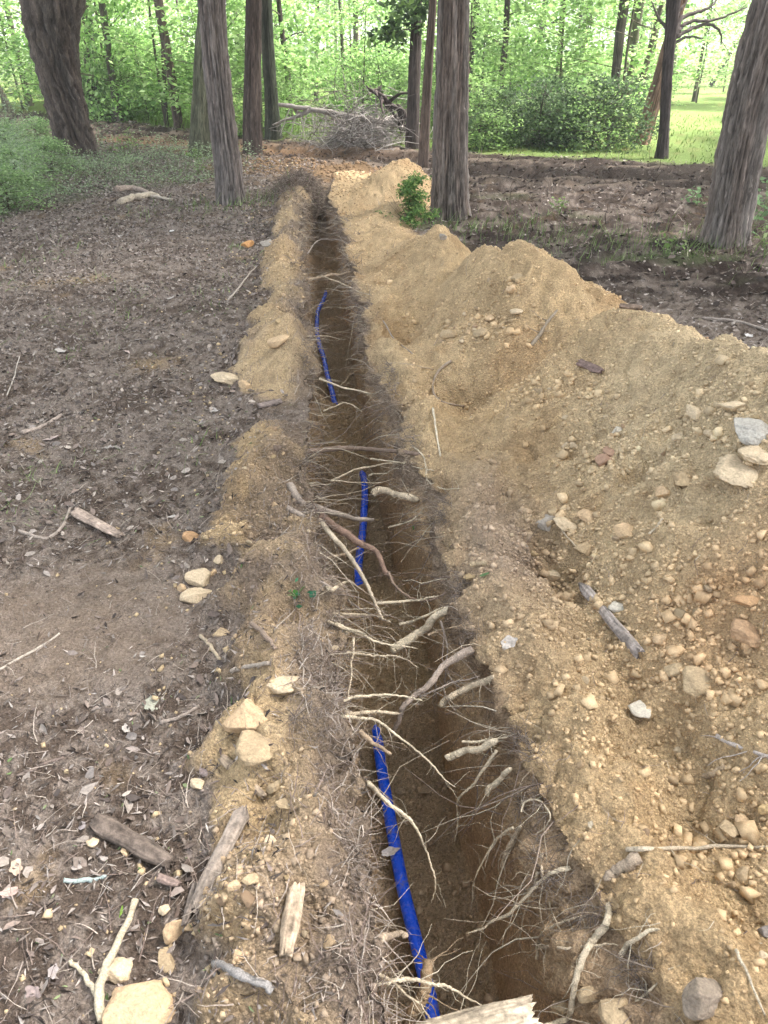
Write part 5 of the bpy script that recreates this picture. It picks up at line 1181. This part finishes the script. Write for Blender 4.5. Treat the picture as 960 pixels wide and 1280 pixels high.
tree('tree', 'twin thin far trunk, right one of the pair', [(722, 118, 7), (727, 80, 6), (735, 0, 7)], DK, 1120)
tree('tree', 'twin thin far trunk, left one of the pair', [(716, 115, 5), (721, 70, 4), (727, 10, 4)], DK, 1121)
tree('tree', 'dark grey straight trunk rising from the dark shrubs', [(765, 162, 13), (768, 110, 11), (775, 40, 11), (781, 0, 12)], (.10, .085, .08), 1122, 40, 80, .008)
tree('tree', 'mottled leafy trunk behind the dark grey straight one', [(778, 150, 13), (786, 95, 12), (794, 40, 11), (800, 0, 12)], (.13, .125, .09), 1123)
tree('tree', 'short slanting trunk between the mottled and the peeling ones', [(784, 152, 8), (796, 118, 8), (808, 80, 7)], (.12, .10, .08), 1124, top_z=3)
tree('tree', 'leaning peeling reddish trunk on the lawn', [(800, 179, 22), (812, 145, 18), (826, 95, 16), (838, 45, 13), (852, 0, 13)], (.23, .165, .13), 1125, 60, 110, .016, flare=.2, red=.7)
t_, c_, r_, b_, Yb_ = tree('tree', 'dark slim trunk on the lawn with bare side limbs', [(827, 196, 15), (830, 165, 12), (834, 90, 13), (839, 40, 15), (842, 0, 18)], (.07, .058, .055), 1126, 48, 100, .008, flare=.25)
for k, pts in enumerate([[(842, 42), (856, 22), (880, 14), (902, 4), (915, -12)], [(844, 45), (862, 28), (900, 24), (945, 8)], [(843, 48), (866, 36), (895, 30), (912, 44), (915, 55)], [(836, 38), (826, 22), (820, 0)], [(842, 55), (862, 46), (885, 48)], [(842, 20), (860, 4), (870, -12)]]):
    limb_px(t_, b_, pts, Yb_, .045 - .004 * k, .010, (.12, .10, .09), 1200 + k, 5, 'dead_limb')
tree('leaning_tree', 'dark dead trunk leaning to the right in the far clearing', [(888, 108, 6), (905, 78, 7), (923, 48, 6)], DK, 1127, crown=False, limbs=0, top_z=2)
tree('tree', 'thin leaning trunk at the upper left corner', [(38, 134, 9), (27, 90, 7), (16, 40, 6), (6, 0, 7)], (.12, .11, .085), 1128)
tree('tree', 'short slanting trunk at the left edge above the herbs', [(14, 142, 9), (4, 120, 8), (-14, 90, 8)], (.13, .12, .09), 1129, top_z=3)
def leafy_branch(idx, p_from, spots, pal, seed):
    t, c, r, base, Yb = idx; g = np.random.default_rng(seed)
    for k, (a, b, w_, h_, n) in enumerate(spots):
        q0 = ray(*p_from[k]) * (Yb / ray(*p_from[k])[1]) + np.array([0, 0, CAMH]); q1 = ray(a, b) * ((Yb - .3) / ray(a, b)[1]) + np.array([0, 0, CAMH]); tt = Yb
        o = obj('leafy_branch', limb_mesh('leafy_branch', [q0, (q0 + q1) / 2 + np.array([0, 0, .05]), q1], .018, .006, (.12, .10, .08), seed + k, 6), t); o.location = -Vector(base)
        m = 9; cc_ = q1 + g.normal(size=(m, 3)) * np.array([w_ / F * tt * .5, .25, h_ / F * tt * .5]); kk = g.integers(0, m, n)
        pos = cc_[kk] + g.normal(size=(n, 3)) * np.array([.13, .13, .07]); Vl, q, cl_ = leaves(pos, .14, pal, g, flat=.8, drop=.5)
        f = obj('leaves', mesh_np('leaves', Vl, q, MAT_FOL, False, cl_), o)
leafy_branch(TA, [(520, 40), (519, 10), (519, 60)], [(492, 42, 26, 22, 230), (500, 6, 34, 12, 220), (535, 12, 16, 20, 120)], DG + MG[:1], 71)
leafy_branch(TB, [(355, 50), (352, 20), (358, 80)], [(385, 40, 30, 24, 200), (330, 12, 24, 16, 160), (378, 82, 22, 16, 140)], YG, 72)
leafy_branch(TC, [(630, 60), (633, 20)], [(605, 45, 20, 26, 130), (655, 18, 26, 18, 150)], MG, 73)
# thin far stems of the wood, alike
g = np.random.default_rng(77)
stem_me = [trunk_mesh('trunk', [(480, 118, 5), (480 + g.uniform(-8, 8), 40, 4.5)], 34, 8, 10, 24, (.10, .085, .07), 1300 + k, .005, 4, mat=MAT_BARK2)[0] for k in range(4)]
def place_tree_like(name, label, me_list, crown_list, xs, group, cat, parts=('trunk', 'crown')):
    for (X_, Y_, s_, rz, k) in xs:
        t = thing(name, (X_, Y_, float(ground_h(np.array(X_), np.array(Y_))) - .05), label, cat, group); t.scale = (s_,) * 3; t.rotation_euler.z = rz
        o = obj(parts[0], me_list[k % len(me_list)], t)
        if crown_list: obj(parts[1], crown_list[k % len(crown_list)], t)
for me in stem_me:
    co = np.empty(len(me.vertices) * 3, np.float32); me.vertices.foreach_get('co', co); co = co.reshape(-1, 3); co[:, 1] -= 34; me.vertices.foreach_set('co', co.ravel())
CR2 = []
for k in range(2):
    m_ = CROWNS[k].copy(); m_.transform(Matrix.Translation((0, 0, 7.2))); CR2.append(m_)
xs = []
for k in range(26):
    Y_ = g.uniform(26, 62); X_ = g.uniform(-.56, .56) * Y_; xs.append((X_, Y_, g.uniform(.7, 1.3), g.uniform(0, 6), k))
place_tree_like('tree', 'thin far trunk among many alike deep in the bright wood', stem_me, CR2, xs, 'thin trees deep in the wood', 'tree')

# ------------------------------------------------------------------ understory
def sapling(seed, H, spread, n, size, pal, low=.12, clusters=46, tilt=.45):
    g = np.random.default_rng(seed); A = Acc()
    stem = [np.array([0, 0, -.1]), np.array([g.uniform(-.1, .1), g.uniform(-.1, .1), H * .5]), np.array([g.uniform(-.25, .25), g.uniform(-.25, .25), H])]
    A.tube(resample(stem, 10), np.linspace(.03, .008, 11)[:len(resample(stem, 10))] if False else np.linspace(.035, .008, len(resample(stem, 10))), 6, c=(.10, .085, .065))
    hz = g.uniform(low, 1.02, clusters) * H; an = g.uniform(0, 6.28, clusters)
    rr = spread * (g.uniform(.15, 1, clusters) ** .7) * np.interp(hz / H, [0, .4, 1.02], [.75, 1, .35])
    cc_ = np.stack([np.cos(an) * rr, np.sin(an) * rr, hz], 1)
    for k in range(clusters):
        if k % 2 == 0: A.tube([np.array([0, 0, hz[k] * .82]), cc_[k]], [.010, .004], 4, c=(.12, .10, .075))
    kk = g.integers(0, clusters, n)
    pos = cc_[kk] + g.normal(size=(n, 3)) * np.array([spread * .17, spread * .17, spread * .075])
    pos[:, 2] = np.maximum(pos[:, 2], .03)
    Vl, q, c = leaves(pos, size, pal, g, flat=tilt)
    # each cluster its own shade of leaf, old and new growth
    c = c * np.repeat(g.uniform(.65, 1.35, clusters)[kk], 4)[:, None]
    return A.mesh('stem', MAT_BARK2), mesh_np('foliage', Vl, q, MAT_FOL, False, c)
SAP = [sapling(2000 + k, h, s, n, z, p) for k, (h, s, n, z, p) in enumerate([(5.0, 2.0, 3200, .14, YG), (4.2, 1.7, 2800, .13, YG), (5.5, 2.2, 3000, .15, MG), (3.4, 1.5, 2600, .12, YG), (4.6, 2.0, 3000, .14, [(.40, .54, .24), (.46, .58, .30), (.34, .48, .2)])])]
BUS = [sapling(2100 + k, h, s, n, z, p, low=.05, clusters=60, tilt=.8) for k, (h, s, n, z, p) in enumerate([(1.5, 1.2, 3000, .085, MG), (1.2, 1.1, 2800, .075, DG + MG), (1.8, 1.3, 3000, .09, YG), (1.1, 1.0, 2600, .08, BG), (1.4, 1.1, 2800, .08, DG)])]
def put(name, cat, label, group, item, X_, Y_, s_, rz, sz=1.0):
    t = thing(name, (X_, Y_, float(ground_h(np.array(X_), np.array(Y_))) - .03), label, cat, group); t.scale = (s_, s_, s_ * sz); t.rotation_euler.z = rz
    obj('stem', item[0], t); obj('foliage', item[1], t)
g = np.random.default_rng(88)
feY = lambda X_: float(far_edge(np.array(X_)))
for k in range(84):                                    # saplings, nearer rows first
    row = k // 14; Y_ = [20, 24, 29, 35, 43, 54][row] + g.uniform(-2, 2.5); X_ = (-.60 + 1.2 * ((k % 14) + g.uniform(.1, .9)) / 14) * Y_
    Y_ = max(Y_, feY(X_) + 1.2)
    pxx = 480 + F * X_ / (Y_ * CP + 1.0)
    if 800 < pxx < 1010 and Y_ < 27: continue
    if row == 0 and (330 < pxx < 560 or pxx < 90): continue
    kk = int(g.integers(0, 5)); put('sapling', 'sapling', ['tall yellow green young tree with spreading layers in the wood', 'slender yellow green young tree in the wood', 'tall mid green young tree standing in the wood', 'short bright yellow green young tree in the wood', 'pale mint green young tree in the far wood'][kk], 'young trees filling the wood', SAP[kk], X_, Y_, g.uniform(.8, 1.25), g.uniform(0, 6))
for k in range(54):
    Y_ = g.uniform(0, 1) ** 1.3 * 16 + .8; X_ = g.uniform(-1, 1); X_ = X_ * (.55 * (16 + Y_)); Y_ = feY(X_) + Y_
    pxx = 480 + F * X_ / (Y_ * CP + .9)
    if pxx > 745 and Y_ < 22: continue
    if 340 < pxx < 520 and Y_ < 19: continue
    kk = [0, 2, 3, 0, 2][g.integers(0, 5)]; put('bush', 'bush', {0: 'rounded mid green bush at the edge of the wood', 2: 'tall bright yellow green bush at the edge of the wood', 3: 'low blue green bush at the edge of the wood'}[kk], 'bushes at the edge of the wood', BUS[kk], X_, Y_, g.uniform(.7, 1.2), g.uniform(0, 6))
for k in range(10):                                    # the dusky thicket right of the central cedar
    pxx = 600 + 17 * k + g.uniform(-9, 9); Y_ = feY(1.5 + k * .28) + .9 + g.uniform(0, 1.6); d_ = ray(pxx, 175); X_ = d_[0] / d_[1] * Y_
    put('bush', 'bush', 'dusky green bush in the thicket right of the central cedar', 'dusky bushes behind the track', BUS[[1, 4, 4, 3][k % 4]], X_, Y_, g.uniform(.5, .95), g.uniform(0, 6))
q_ = P(150, 150); put('vine_bush', 'bush', 'bright vine covered bush round the slim trunk at the upper left', None, BUS[2], q_[0], q_[1], 1.15, 1.0, 1.5)
q_ = P(180, 152); put('vine_bush', 'bush', 'tall yellow green bush hanging over the left end of the track', None, SAP[3], q_[0], q_[1] + .5, .62, 2.0)
# far wall of leaves
g = np.random.default_rng(91); n = 26000
cl = np.stack([g.uniform(-75, 75, 420), g.uniform(62, 84, 420), g.uniform(0, 11, 420)], 1); k = g.integers(0, 420, n)
pos = cl[k] + g.normal(size=(n, 3)) * np.array([1.8, 1.2, .7]); pos[:, 2] = np.abs(pos[:, 2])
Vl, q, c = leaves(pos, .42, [(.42, .56, .26), (.48, .62, .32), (.38, .5, .2), (.52, .62, .38)], g, flat=.9); c = c * np.repeat(g.uniform(.7, 1.2, 420)[k], 4)[:, None]
obj('far_woods', mesh_np('far_woods', Vl, q, MAT_FOL, False, c), kind='stuff', label='pale bright foliage of the far wood closing off the view')

# ------------------------------------------------------------------ herbs, grass, tufts
def herbs(name, n, weight, seed, hmin, hmax, size, pal, label, fall=1.2, asp=.35, flat=.8):
    g = np.random.default_rng(seed); pos, nn, cc, tt, _, _ = scatter(n, weight, fall, g)
    hh = hmin + (hmax - hmin) * g.random(n); hh *= np.clip(.8 + 1.2 * fbm(pos[:, 0], pos[:, 1], f=1.1, oct=2, seed=seed % 40), .3, 1.6)
    pos = pos + np.stack([g.normal(size=n) * .03, g.normal(size=n) * .03, hh], 1)
    Vl, q, c = leaves(pos, np.maximum(size, .0035 * tt), pal, g, flat=flat, asp=asp)
    c = c * np.repeat(.8 + .5 * hh / hmax, 4)[:, None] if False else c
    return obj(name, mesh_np(name, Vl, q, MAT_FOL, False, c), kind='stuff', label=label)
HG = [(.28, .36, .21), (.34, .42, .26), (.22, .30, .17), (.40, .47, .31), (.28, .38, .18)]
lgm = leftgreen * np.clip(.5 + 1.2 * n1, .15, 1.6)
herbs('low_herbs', 20000, lgm * (y < 17) * (x > -.75 * y - 1), 3001, .0, .28, .040, HG, 'grey green low herbs covering the ground at the left', fall=.8)
edge = leftgreen * ss(.0, .8, -(x + .36 * y) + .1) * ss(3, 5.5, y) * (y < 13) * (x > -.72 * y - .5) * ss(.0, .5, -(x + .40 * y))
herbs('tall_herbs', 26000, edge, 3002, .05, 1.0, .055, HG, 'taller ferny grey green herbs along the left edge', fall=.6, asp=.28)
strands('herb_stems', 1500, leftgreen, .6, 3003, .10, .3, .003, .006, .12, [(.16, .22, .10), (.22, .24, .14)], 'thin stems of the herbs', up=1.4, droop=.02, mat=MAT_ROOT)
grw = ss(-.1, .5, n2 + n1) * np.clip(gpatch * (1 - M_heap) + .0, 0, 1) * (x > xr[:, None] + .8) * (1 - road)
GG = [(.16, .26, .07), (.22, .32, .11), (.13, .21, .06), (.28, .34, .16)]
strands('grass', 3000, grw * ss(.0, .5, n2 + .1), .9, 3004, .03, .09, .0012, .0025, .16, GG, 'thin green grass in patches on the ground beyond the heap', up=1.1, droop=.06, nseg=3)
herbs('clover', 3500, grw, 3005, .0, .04, .02, GG, 'small green leaves in the grass patches', fall=.9)
sp = litter_w * (x < xl[:, None] - .45) * ss(.50, .62, fbm(x, y, f=1.6, oct=3, seed=316) + .28) * ss(2.2, 4, y)
sp = sp + .0
for a, b in ((115, 352), (505 / 2 + 10, 372), (250, 540), (45, 590), (320, 330), (30, 640), (100, 440), (300, 310), (255, 392), (210, 260), (150, 275)):
    q_ = P(a, b); sp = sp + 2.5 * np.exp(-(((x - q_[0]) ** 2 + (y - q_[1]) ** 2) / (.09 + .01 * q_[1]) ** 2)) * (M_berm < .5)
strands('grass_sprigs', 1700, sp, .8, 3006, .03, .10, .0009, .0018, .2, GG, 'sparse green sprigs coming up through the leaf litter', up=.9, droop=.05, nseg=3)
cf = np.zeros_like(x)
for a, b, r_ in ((286, 262, .5), (330, 255, .4), (905, 310, .7), (950, 300, .6), (700, 300, .7), (640, 285, .5), (575, 285, .4), (800, 310, .5)):
    q_ = P(a, b); cf += np.exp(-(((x - q_[0]) ** 2 + (y - q_[1]) ** 2) / r_ ** 2)) * (1 - M_heap) * (1 - trenchness)
strands('grass_tufts', 1500, cf, .5, 3007, .05, .20, .0015, .003, .14, GG, 'taller grass round the feet of the nearest trees', up=1.6, droop=.05, nseg=4)
strands('lawn_grass', 5000, lawn * (y < 24), .3, 3008, .04, .10, .006, .012, .1, [(.17, .26, .07), (.22, .31, .09)], 'short bright grass of the lawn', up=1.2, nseg=2)
strands('wood_edge_grass', 3500, beyond * (1 - lawn) * (y < 26), .3, 3009, .15, .5, .004, .008, .1, [(.16, .26, .06), (.22, .33, .09), (.14, .2, .06)], 'long grass along the edge of the wood', up=1.6, nseg=4)
strands('track_debris', 2600, (road + till), .6, 3010, .05, .3, .003, .007, .15, [(.12, .09, .07), (.09, .07, .055), (.2, .16, .13)], 'dark torn roots and sticks churned into the track', up=.25, nseg=4)
litter_mesh('track_clods', 6000, road + till, .7, 3011, .02, .09, .4, .8, [(.075, .055, .045), (.10, .08, .065), (.05, .04, .033), (.14, .11, .09)], 'dark churned clods and leaves on the track', tilt=.7)

# ------------------------------------------------------------------ the small green shrub by the cedar
p0 = P(510, 283, .0); g = np.random.default_rng(95); A = Acc(); n = 3000
t = thing('shrub', p0, 'small dense bright green shrub at the left foot of the central cedar', 'shrub')
t_s = 8.3 / F
tips_ = np.stack([g.normal(size=34) * .13 + .04, g.normal(size=34) * .12, g.uniform(.06, .56, 34)], 1); tips_[:, 0] += .22 * (tips_[:, 2] - .25); tips_[:, :2] *= (1.25 - tips_[:, 2:3])
pos = tips_[g.integers(0, 34, n)] + g.normal(size=(n, 3)) * np.array([.045, .045, .03]); pos = pos[pos[:, 2] > .01]
Vl, q, c = leaves(pos, .044, [(.12, .23, .07), (.17, .31, .09), (.09, .16, .05), (.28, .38, .12)], g, flat=.9, asp=.5)
t.scale = (.8, .8, .85)
obj('foliage', mesh_np('foliage', Vl, q, MAT_FOL, False, c), t)
Vb, qb, cb = batch_tubes(np.zeros((26, 3)), g.normal(size=(26, 3)) * .4 + np.array([.05, 0, 1]), np.full(26, .42), np.full(26, .005), 5, .08, 0, g, np.broadcast_to(np.array((.16, .12, .08)), (26, 3)))
obj('stems', mesh_np('stems', Vb, qb, MAT_ROOT, True, cb), t)

def weed(px, py, H, nl, size, pal, label, seed, spread=.5):
    p_, n_, t_ = S(px, py); t = thing('weed', p_, label, 'plant'); g = np.random.default_rng(seed)
    ns = max(3, nl // 7); d = g.normal(size=(ns, 3)) * spread + np.array([0, 0, 1]); d /= np.linalg.norm(d, axis=1, keepdims=True)
    tips = d * H; A = Acc()
    for k in range(ns): A.tube(resample([np.zeros(3), d[k] * H * .6 + [0, 0, .1 * H], tips[k]], 6), np.linspace(.003, .0015, len(resample([np.zeros(3), tips[k], tips[k]], 6))), 4, c=(.16, .22, .09))
    obj('stems', A.mesh('stems', MAT_ROOT), t)
    k = g.integers(0, ns, nl); pos = tips[k] * g.uniform(.35, 1.05, (nl, 1)) + g.normal(size=(nl, 3)) * size * .7; pos[:, 2] = np.maximum(pos[:, 2], .01)
    Vl, q, c = leaves(pos, size, pal, g, flat=.6, asp=.5); obj('foliage', mesh_np('foliage', Vl, q, MAT_FOL, False, c), t)
WG = [(.15, .26, .11), (.20, .33, .15), (.12, .2, .09)]
weed(935, 300, .38, 60, .085, WG, 'broad leaved weed at the right foot of the big leaning cedar', 11)
weed(955, 270, .42, 50, .08, WG, 'tall leafy weed at the right edge behind the big leaning cedar', 12)
weed(955, 322, .25, 40, .06, GG, 'low yellow green weed at the right edge', 13)
weed(872, 256, .22, 34, .075, WG, 'lone leafy plant on the churned soil left of the leaning cedar', 14)
weed(838, 318, .20, 40, .05, GG, 'small weed in the grass patch in front of the leaning cedar', 15)
weed(163, 192, .40, 70, .07, MG, 'small leafy plant before the orange soil at the upper left', 16)
weed(370, 745, .05, 6, .022, [(.06, .20, .10)], 'tiny dark green sprout on the left lip below the big bundle of roots', 17)
weed(248, 216, .35, 60, .05, GG, 'clump of green weeds at the foot of the mossy trunk', 18)
weed(700, 268, .16, 40, .05, GG, 'grassy weed patch on the churned ground right of the cedar', 19)

for k, (a, b, s_, lab) in enumerate([(8, 262, .50, 'low ferny grey green undergrowth at the left edge, nearest clump'), (26, 236, .55, 'ferny grey green undergrowth at the left edge, second clump back'), (-22, 246, .6, 'ferny undergrowth cut by the left edge of the view'),
                                     (62, 216, .50, 'grey green undergrowth beside the foot of the gnarled tree'), (14, 205, .65, 'tall ferny undergrowth at the left edge behind the others'), (-30, 195, .7, 'tallest ferny undergrowth beyond the left edge'), (48, 186, .55, 'undergrowth just left of the gnarled trunk')]):
    p_, n_, t_ = S(max(a, -250), b); t = thing('ferny_bush', p_ - np.array([0, 0, .04]), lab, 'plant'); t.scale = (s_, s_, s_ * .85); t.rotation_euler.z = k * 1.9
    obj('stem', BUS[3][0], t); obj('foliage', BUS[3][1], t)

# ------------------------------------------------------------------ brush pile beyond the track
def brush(name, label, cpx, cpy, wpx, hpx, n, seed, dark=1.0):
    c0 = P(cpx, cpy, 0); tt = c0[1] / ray(cpx, cpy)[1]; W = wpx / F * tt; H = hpx / F * tt
    t = thing(name, c0, label, 'brush pile'); g = np.random.default_rng(seed)
    P0 = np.stack([g.normal(size=n) * W * .20, g.normal(size=n) * .35, np.abs(g.normal(size=n)) * H * .35], 1)
    d = g.normal(size=(n, 3)) * np.array([1.0, .6, .45]); d /= np.linalg.norm(d, axis=1, keepdims=True)
    Vb, qb, cb = batch_tubes(P0, d, g.uniform(.25, 1.1, n), g.uniform(.004, .011, n), 6, .22, .05, g, np.array([(.30, .27, .245), (.22, .19, .17), (.38, .35, .32), (.14, .12, .10)])[g.integers(0, 4, n)] * dark)
    obj('twigs', mesh_np('twigs', Vb, qb, MAT_BARK2, True, cb), t)['kind'] = 'stuff'
    return t, c0, tt
t, c0, tt = brush('brush_pile', 'heap of dead grey branches and twigs beyond the dirt track', 450, 184, 120, 62, 900, 61)
def brp(pts, r0, r1, c, sd, tw=0, name='branch'):
    path = []
    for i, (a, b, dz) in enumerate(pts):
        d = ray(a, b); s_ = (c0[1] + dz) / d[1]; path.append(d * s_ + np.array([0, 0, CAMH]) - c0)
    obj(name, limb_mesh(name, path, r0, r1, c, sd, tw), t)
brp([(348, 131, 0), (380, 135, .1), (425, 143, .2), (462, 150, .2), (500, 156, .3)], .035, .07, (.30, .27, .24), 1, 10)
brp([(462, 112, .2), (478, 120, 0), (490, 132, 0), (500, 140, .1), (505, 165, .2)], .03, .06, (.07, .055, .05), 2, 8, 'upturned_root')
brp([(458, 108, .2), (470, 117, .1), (485, 133, .1)], .014, .03, (.08, .065, .055), 3, 6, 'upturned_root')
brp([(497, 131, 0), (506, 142, 0), (505, 152, 0)], .03, .04, (.07, .055, .05), 4, 5, 'upturned_root')
for k, (a, b) in enumerate([(362, 136), (372, 138), (384, 140), (396, 142), (408, 144), (418, 147), (430, 149), (441, 150), (390, 141), (375, 139)]):
    brp([(a, b, .1), (a - 6 + k, b + 16, 0), (a - 12 + 2 * k, b + 34, -.1)], .012, .005, (.36, .33, .30), 10 + k, 7)
for k, pts in enumerate([[(420, 178, -.2), (450, 150, 0), (480, 140, 0)], [(430, 182, -.2), (470, 160, 0), (505, 158, .1)], [(410, 170, -.2), (445, 172, 0), (490, 178, -.1)], [(455, 184, -.2), (468, 150, 0), (470, 120, .1)], [(435, 165, 0), (460, 135, .1), (476, 130, 0)]]):
    brp(pts, .02, .008, (.33, .30, .27), 30 + k, 9)
t, c0, tt = brush('brush_pile', 'dark tangle of dead branches in the thicket right of the central cedar', 690, 178, 90, 62, 420, 62, .55)
brp([(650, 160, 0), (680, 150, .1), (715, 146, .2), (735, 140, .2)], .05, .03, (.12, .10, .085), 5, 12)
brp([(700, 118, .2), (722, 128, .2), (735, 150, .2), (728, 165, .2)], .02, .05, (.08, .065, .055), 6, 6)
brp([(640, 150, 0), (650, 130, .1), (672, 122, .2), (690, 126, .2)], .015, .008, (.16, .13, .11), 7, 8)

# ------------------------------------------------------------------ single large leaves
def leaf(px, py, size_px, colr, label, seed, lobed=True, z=None, rot=0.0, mat=None, asp=.8, tilt=(0, 0)):
    if z is None: p_, n_, t_ = S(px, py)
    else: p_ = P(px, py, z); n_ = np.array([0, 0, 1.]); t_ = p_[1] / ray(px, py)[1]
    L = size_px / F * t_; g = np.random.default_rng(seed); n = 30; rings = 5
    nn_ = n_ + np.array([tilt[0], tilt[1], 0.]); nn_ /= np.linalg.norm(nn_); a = np.array([math.cos(rot), math.sin(rot), 0]); a -= (a @ nn_) * nn_; a /= np.linalg.norm(a); b = np.cross(nn_, a)
    Vs = [p_ + nn_ * .006]; o = g.uniform(0, 9)
    for r in range(1, rings + 1):
        for k in range(n):
            th = k / n * 2 * math.pi; rr = .5 * (1 + (.13 * math.cos(5 * th + .7 * math.sin(2 * th + o)) + .06 * math.cos(3 * th + o) if lobed else 0)) * (1 - .25 * abs(math.sin(th)) * (1 - asp) * 2) * (1 + .06 * g.uniform(-1, 1))
            u, v_ = rr * math.cos(th) * r / rings, rr * math.sin(th) * asp * r / rings
            hz = .10 * (u * u - v_ * v_) * 2.5 + .05 * float(vn(u * 5 + o, v_ * 5, seed=3)) + .05 * abs(v_)
            Vs.append(p_ + (a * u + b * v_ + nn_ * (hz + .02)) * L + nn_ * .005)
    tr = [(0, 1 + k, 1 + (k + 1) % n) for k in range(n)]
    q = [(1 + (r - 1) * n + k, 1 + r * n + k, 1 + r * n + (k + 1) % n, 1 + (r - 1) * n + (k + 1) % n) for r in range(1, rings) for k in range(n)]
    cl = np.array(colr)[None] * g.uniform(.9, 1.1, (len(Vs), 1))
    obj('leaf', mesh_np('leaf', np.array(Vs), [np.array(q), np.array(tr)], mat or MAT_LITTER, True, cl), label=label, category='leaf')
PINK = (.46, .36, .32); GL = (.42, .38, .34)
LF = [(65, 549, 26, PINK, 'pinkish grey curled leaf by the long split stick'), (190, 881, 30, (.34, .34, .27), 'greenish grey dead leaf on the bare soil'), (12, 1118, 26, (.50, .36, .30), 'pink brown leaf at the left edge near the bottom'),
      (20, 1085, 22, (.42, .32, .24), 'tan curled leaf above the pink brown one'), (636, 801, 24, (.52, .46, .40), 'pale papery leaf on the right lip above the long grey root'), (104, 1033, 15, (.30, .26, .25), 'grey square leaf beside the dark bark slab'),
      (134, 590 - 30, 14, GL, 'pale leaf below the curl of the pinkish one'), (75, 440, 18, GL, 'pale torn leaf on the upper litter'), (160, 442, 15, PINK, 'pinkish leaf left of the sandy patch'), (268, 522 - 10, 16, GL, 'grey leaf by the gap in the ridge'),
      (310, 890 - 20, 12, (.3, .25, .22), 'brown leaf tucked behind the largest clod'), (45, 1240, 28, (.36, .28, .25), 'brown grey leaf at the bottom left'), (66, 1215, 18, (.33, .29, .27), 'grey leaf above the brown grey one at the bottom left'),
      (213, 380 - 8, 13, GL, 'pale leaf in the middle of the upper litter'), (215, 290, 11, (.6, .57, .53), 'whitish leaf on the far litter'), (150, 295, 10, (.6, .56, .5), 'white bleached leaf on the far litter'), (158, 912, 16, GL, 'pale grey leaf left of the bowed stick'),
      (215, 648, 12, GL, 'pale small leaf beside the orange clod'), (255, 1035 - 70, 15, (.28, .22, .2), 'dark brown leaf by the ridge foot near the bark strip'), (740, 1050 - 20, 10, (.5, .42, .3), 'tan leaf scrap on the near heap'), (935, 421, 12, (.6, .57, .54), 'white leaf on the ground at the right edge beyond the heap')]
for k, (a, b, s_, c, lab) in enumerate(LF): leaf(a, b, s_ * .9, c, lab, 5000 + k, rot=k * 1.7)
leaf(487, 1066, 24, (.50, .47, .46), 'grey dead leaf resting on the near stretch of pipe', 5100, z=-.50, rot=.3, asp=.6)
for k, (a, b, s_, c, lab) in enumerate([(392, 740, 11, (.05, .22, .12), 'round bluish green leaf on the left lip'), (370, 742, 9, (.10, .30, .05), 'bright green leaf just left of the bluish one'), (607, 719, 14, (.14, .24, .10), 'green leaf beside the tan stub on the grey mound'),
                                        (155, 1139, 15, (.30, .48, .08), 'fresh yellow green leaf at the tip of the peeled forked stick'), (518, 660, 8, (.14, .30, .06), 'small green leaf among the roots of the right lip')]):
    leaf(a, b, s_, c, lab, 5200 + k, lobed=False, rot=1 + k, mat=MAT_LEAF, asp=.5 if k in (2, 3) else .8)
# ================================================================== THE AIR UNDER THE TREES
def haze_box():  # thin volume added to give the background a whitish fade
    x0, x1, y0, y1, z0, z1 = -640, 640, -60, 760, -8, 15.5
    Vv = [(a, b, c) for a in (x0, x1) for b in (y0, y1) for c in (z0, z1)]
    q = [(0, 1, 3, 2), (4, 6, 7, 5), (0, 4, 5, 1), (2, 3, 7, 6), (0, 2, 6, 4), (1, 5, 7, 3)]
    m = bpy.data.materials.new('haze'); m.use_nodes = True; n = m.node_tree; n.nodes.clear()
    o = n.nodes.new('ShaderNodeOutputMaterial'); v = n.nodes.new('ShaderNodeVolumePrincipled')
    v.inputs['Color'].default_value = (.93, .97, .95, 1); v.inputs['Density'].default_value = .0018; v.inputs['Anisotropy'].default_value = .2
    n.links.new(v.outputs[0], o.inputs['Volume'])
    obj('haze', mesh_np('haze', Vv, np.array(q), m, False), kind='stuff', label='thin pale haze added to whiten the far wood')
haze_box()
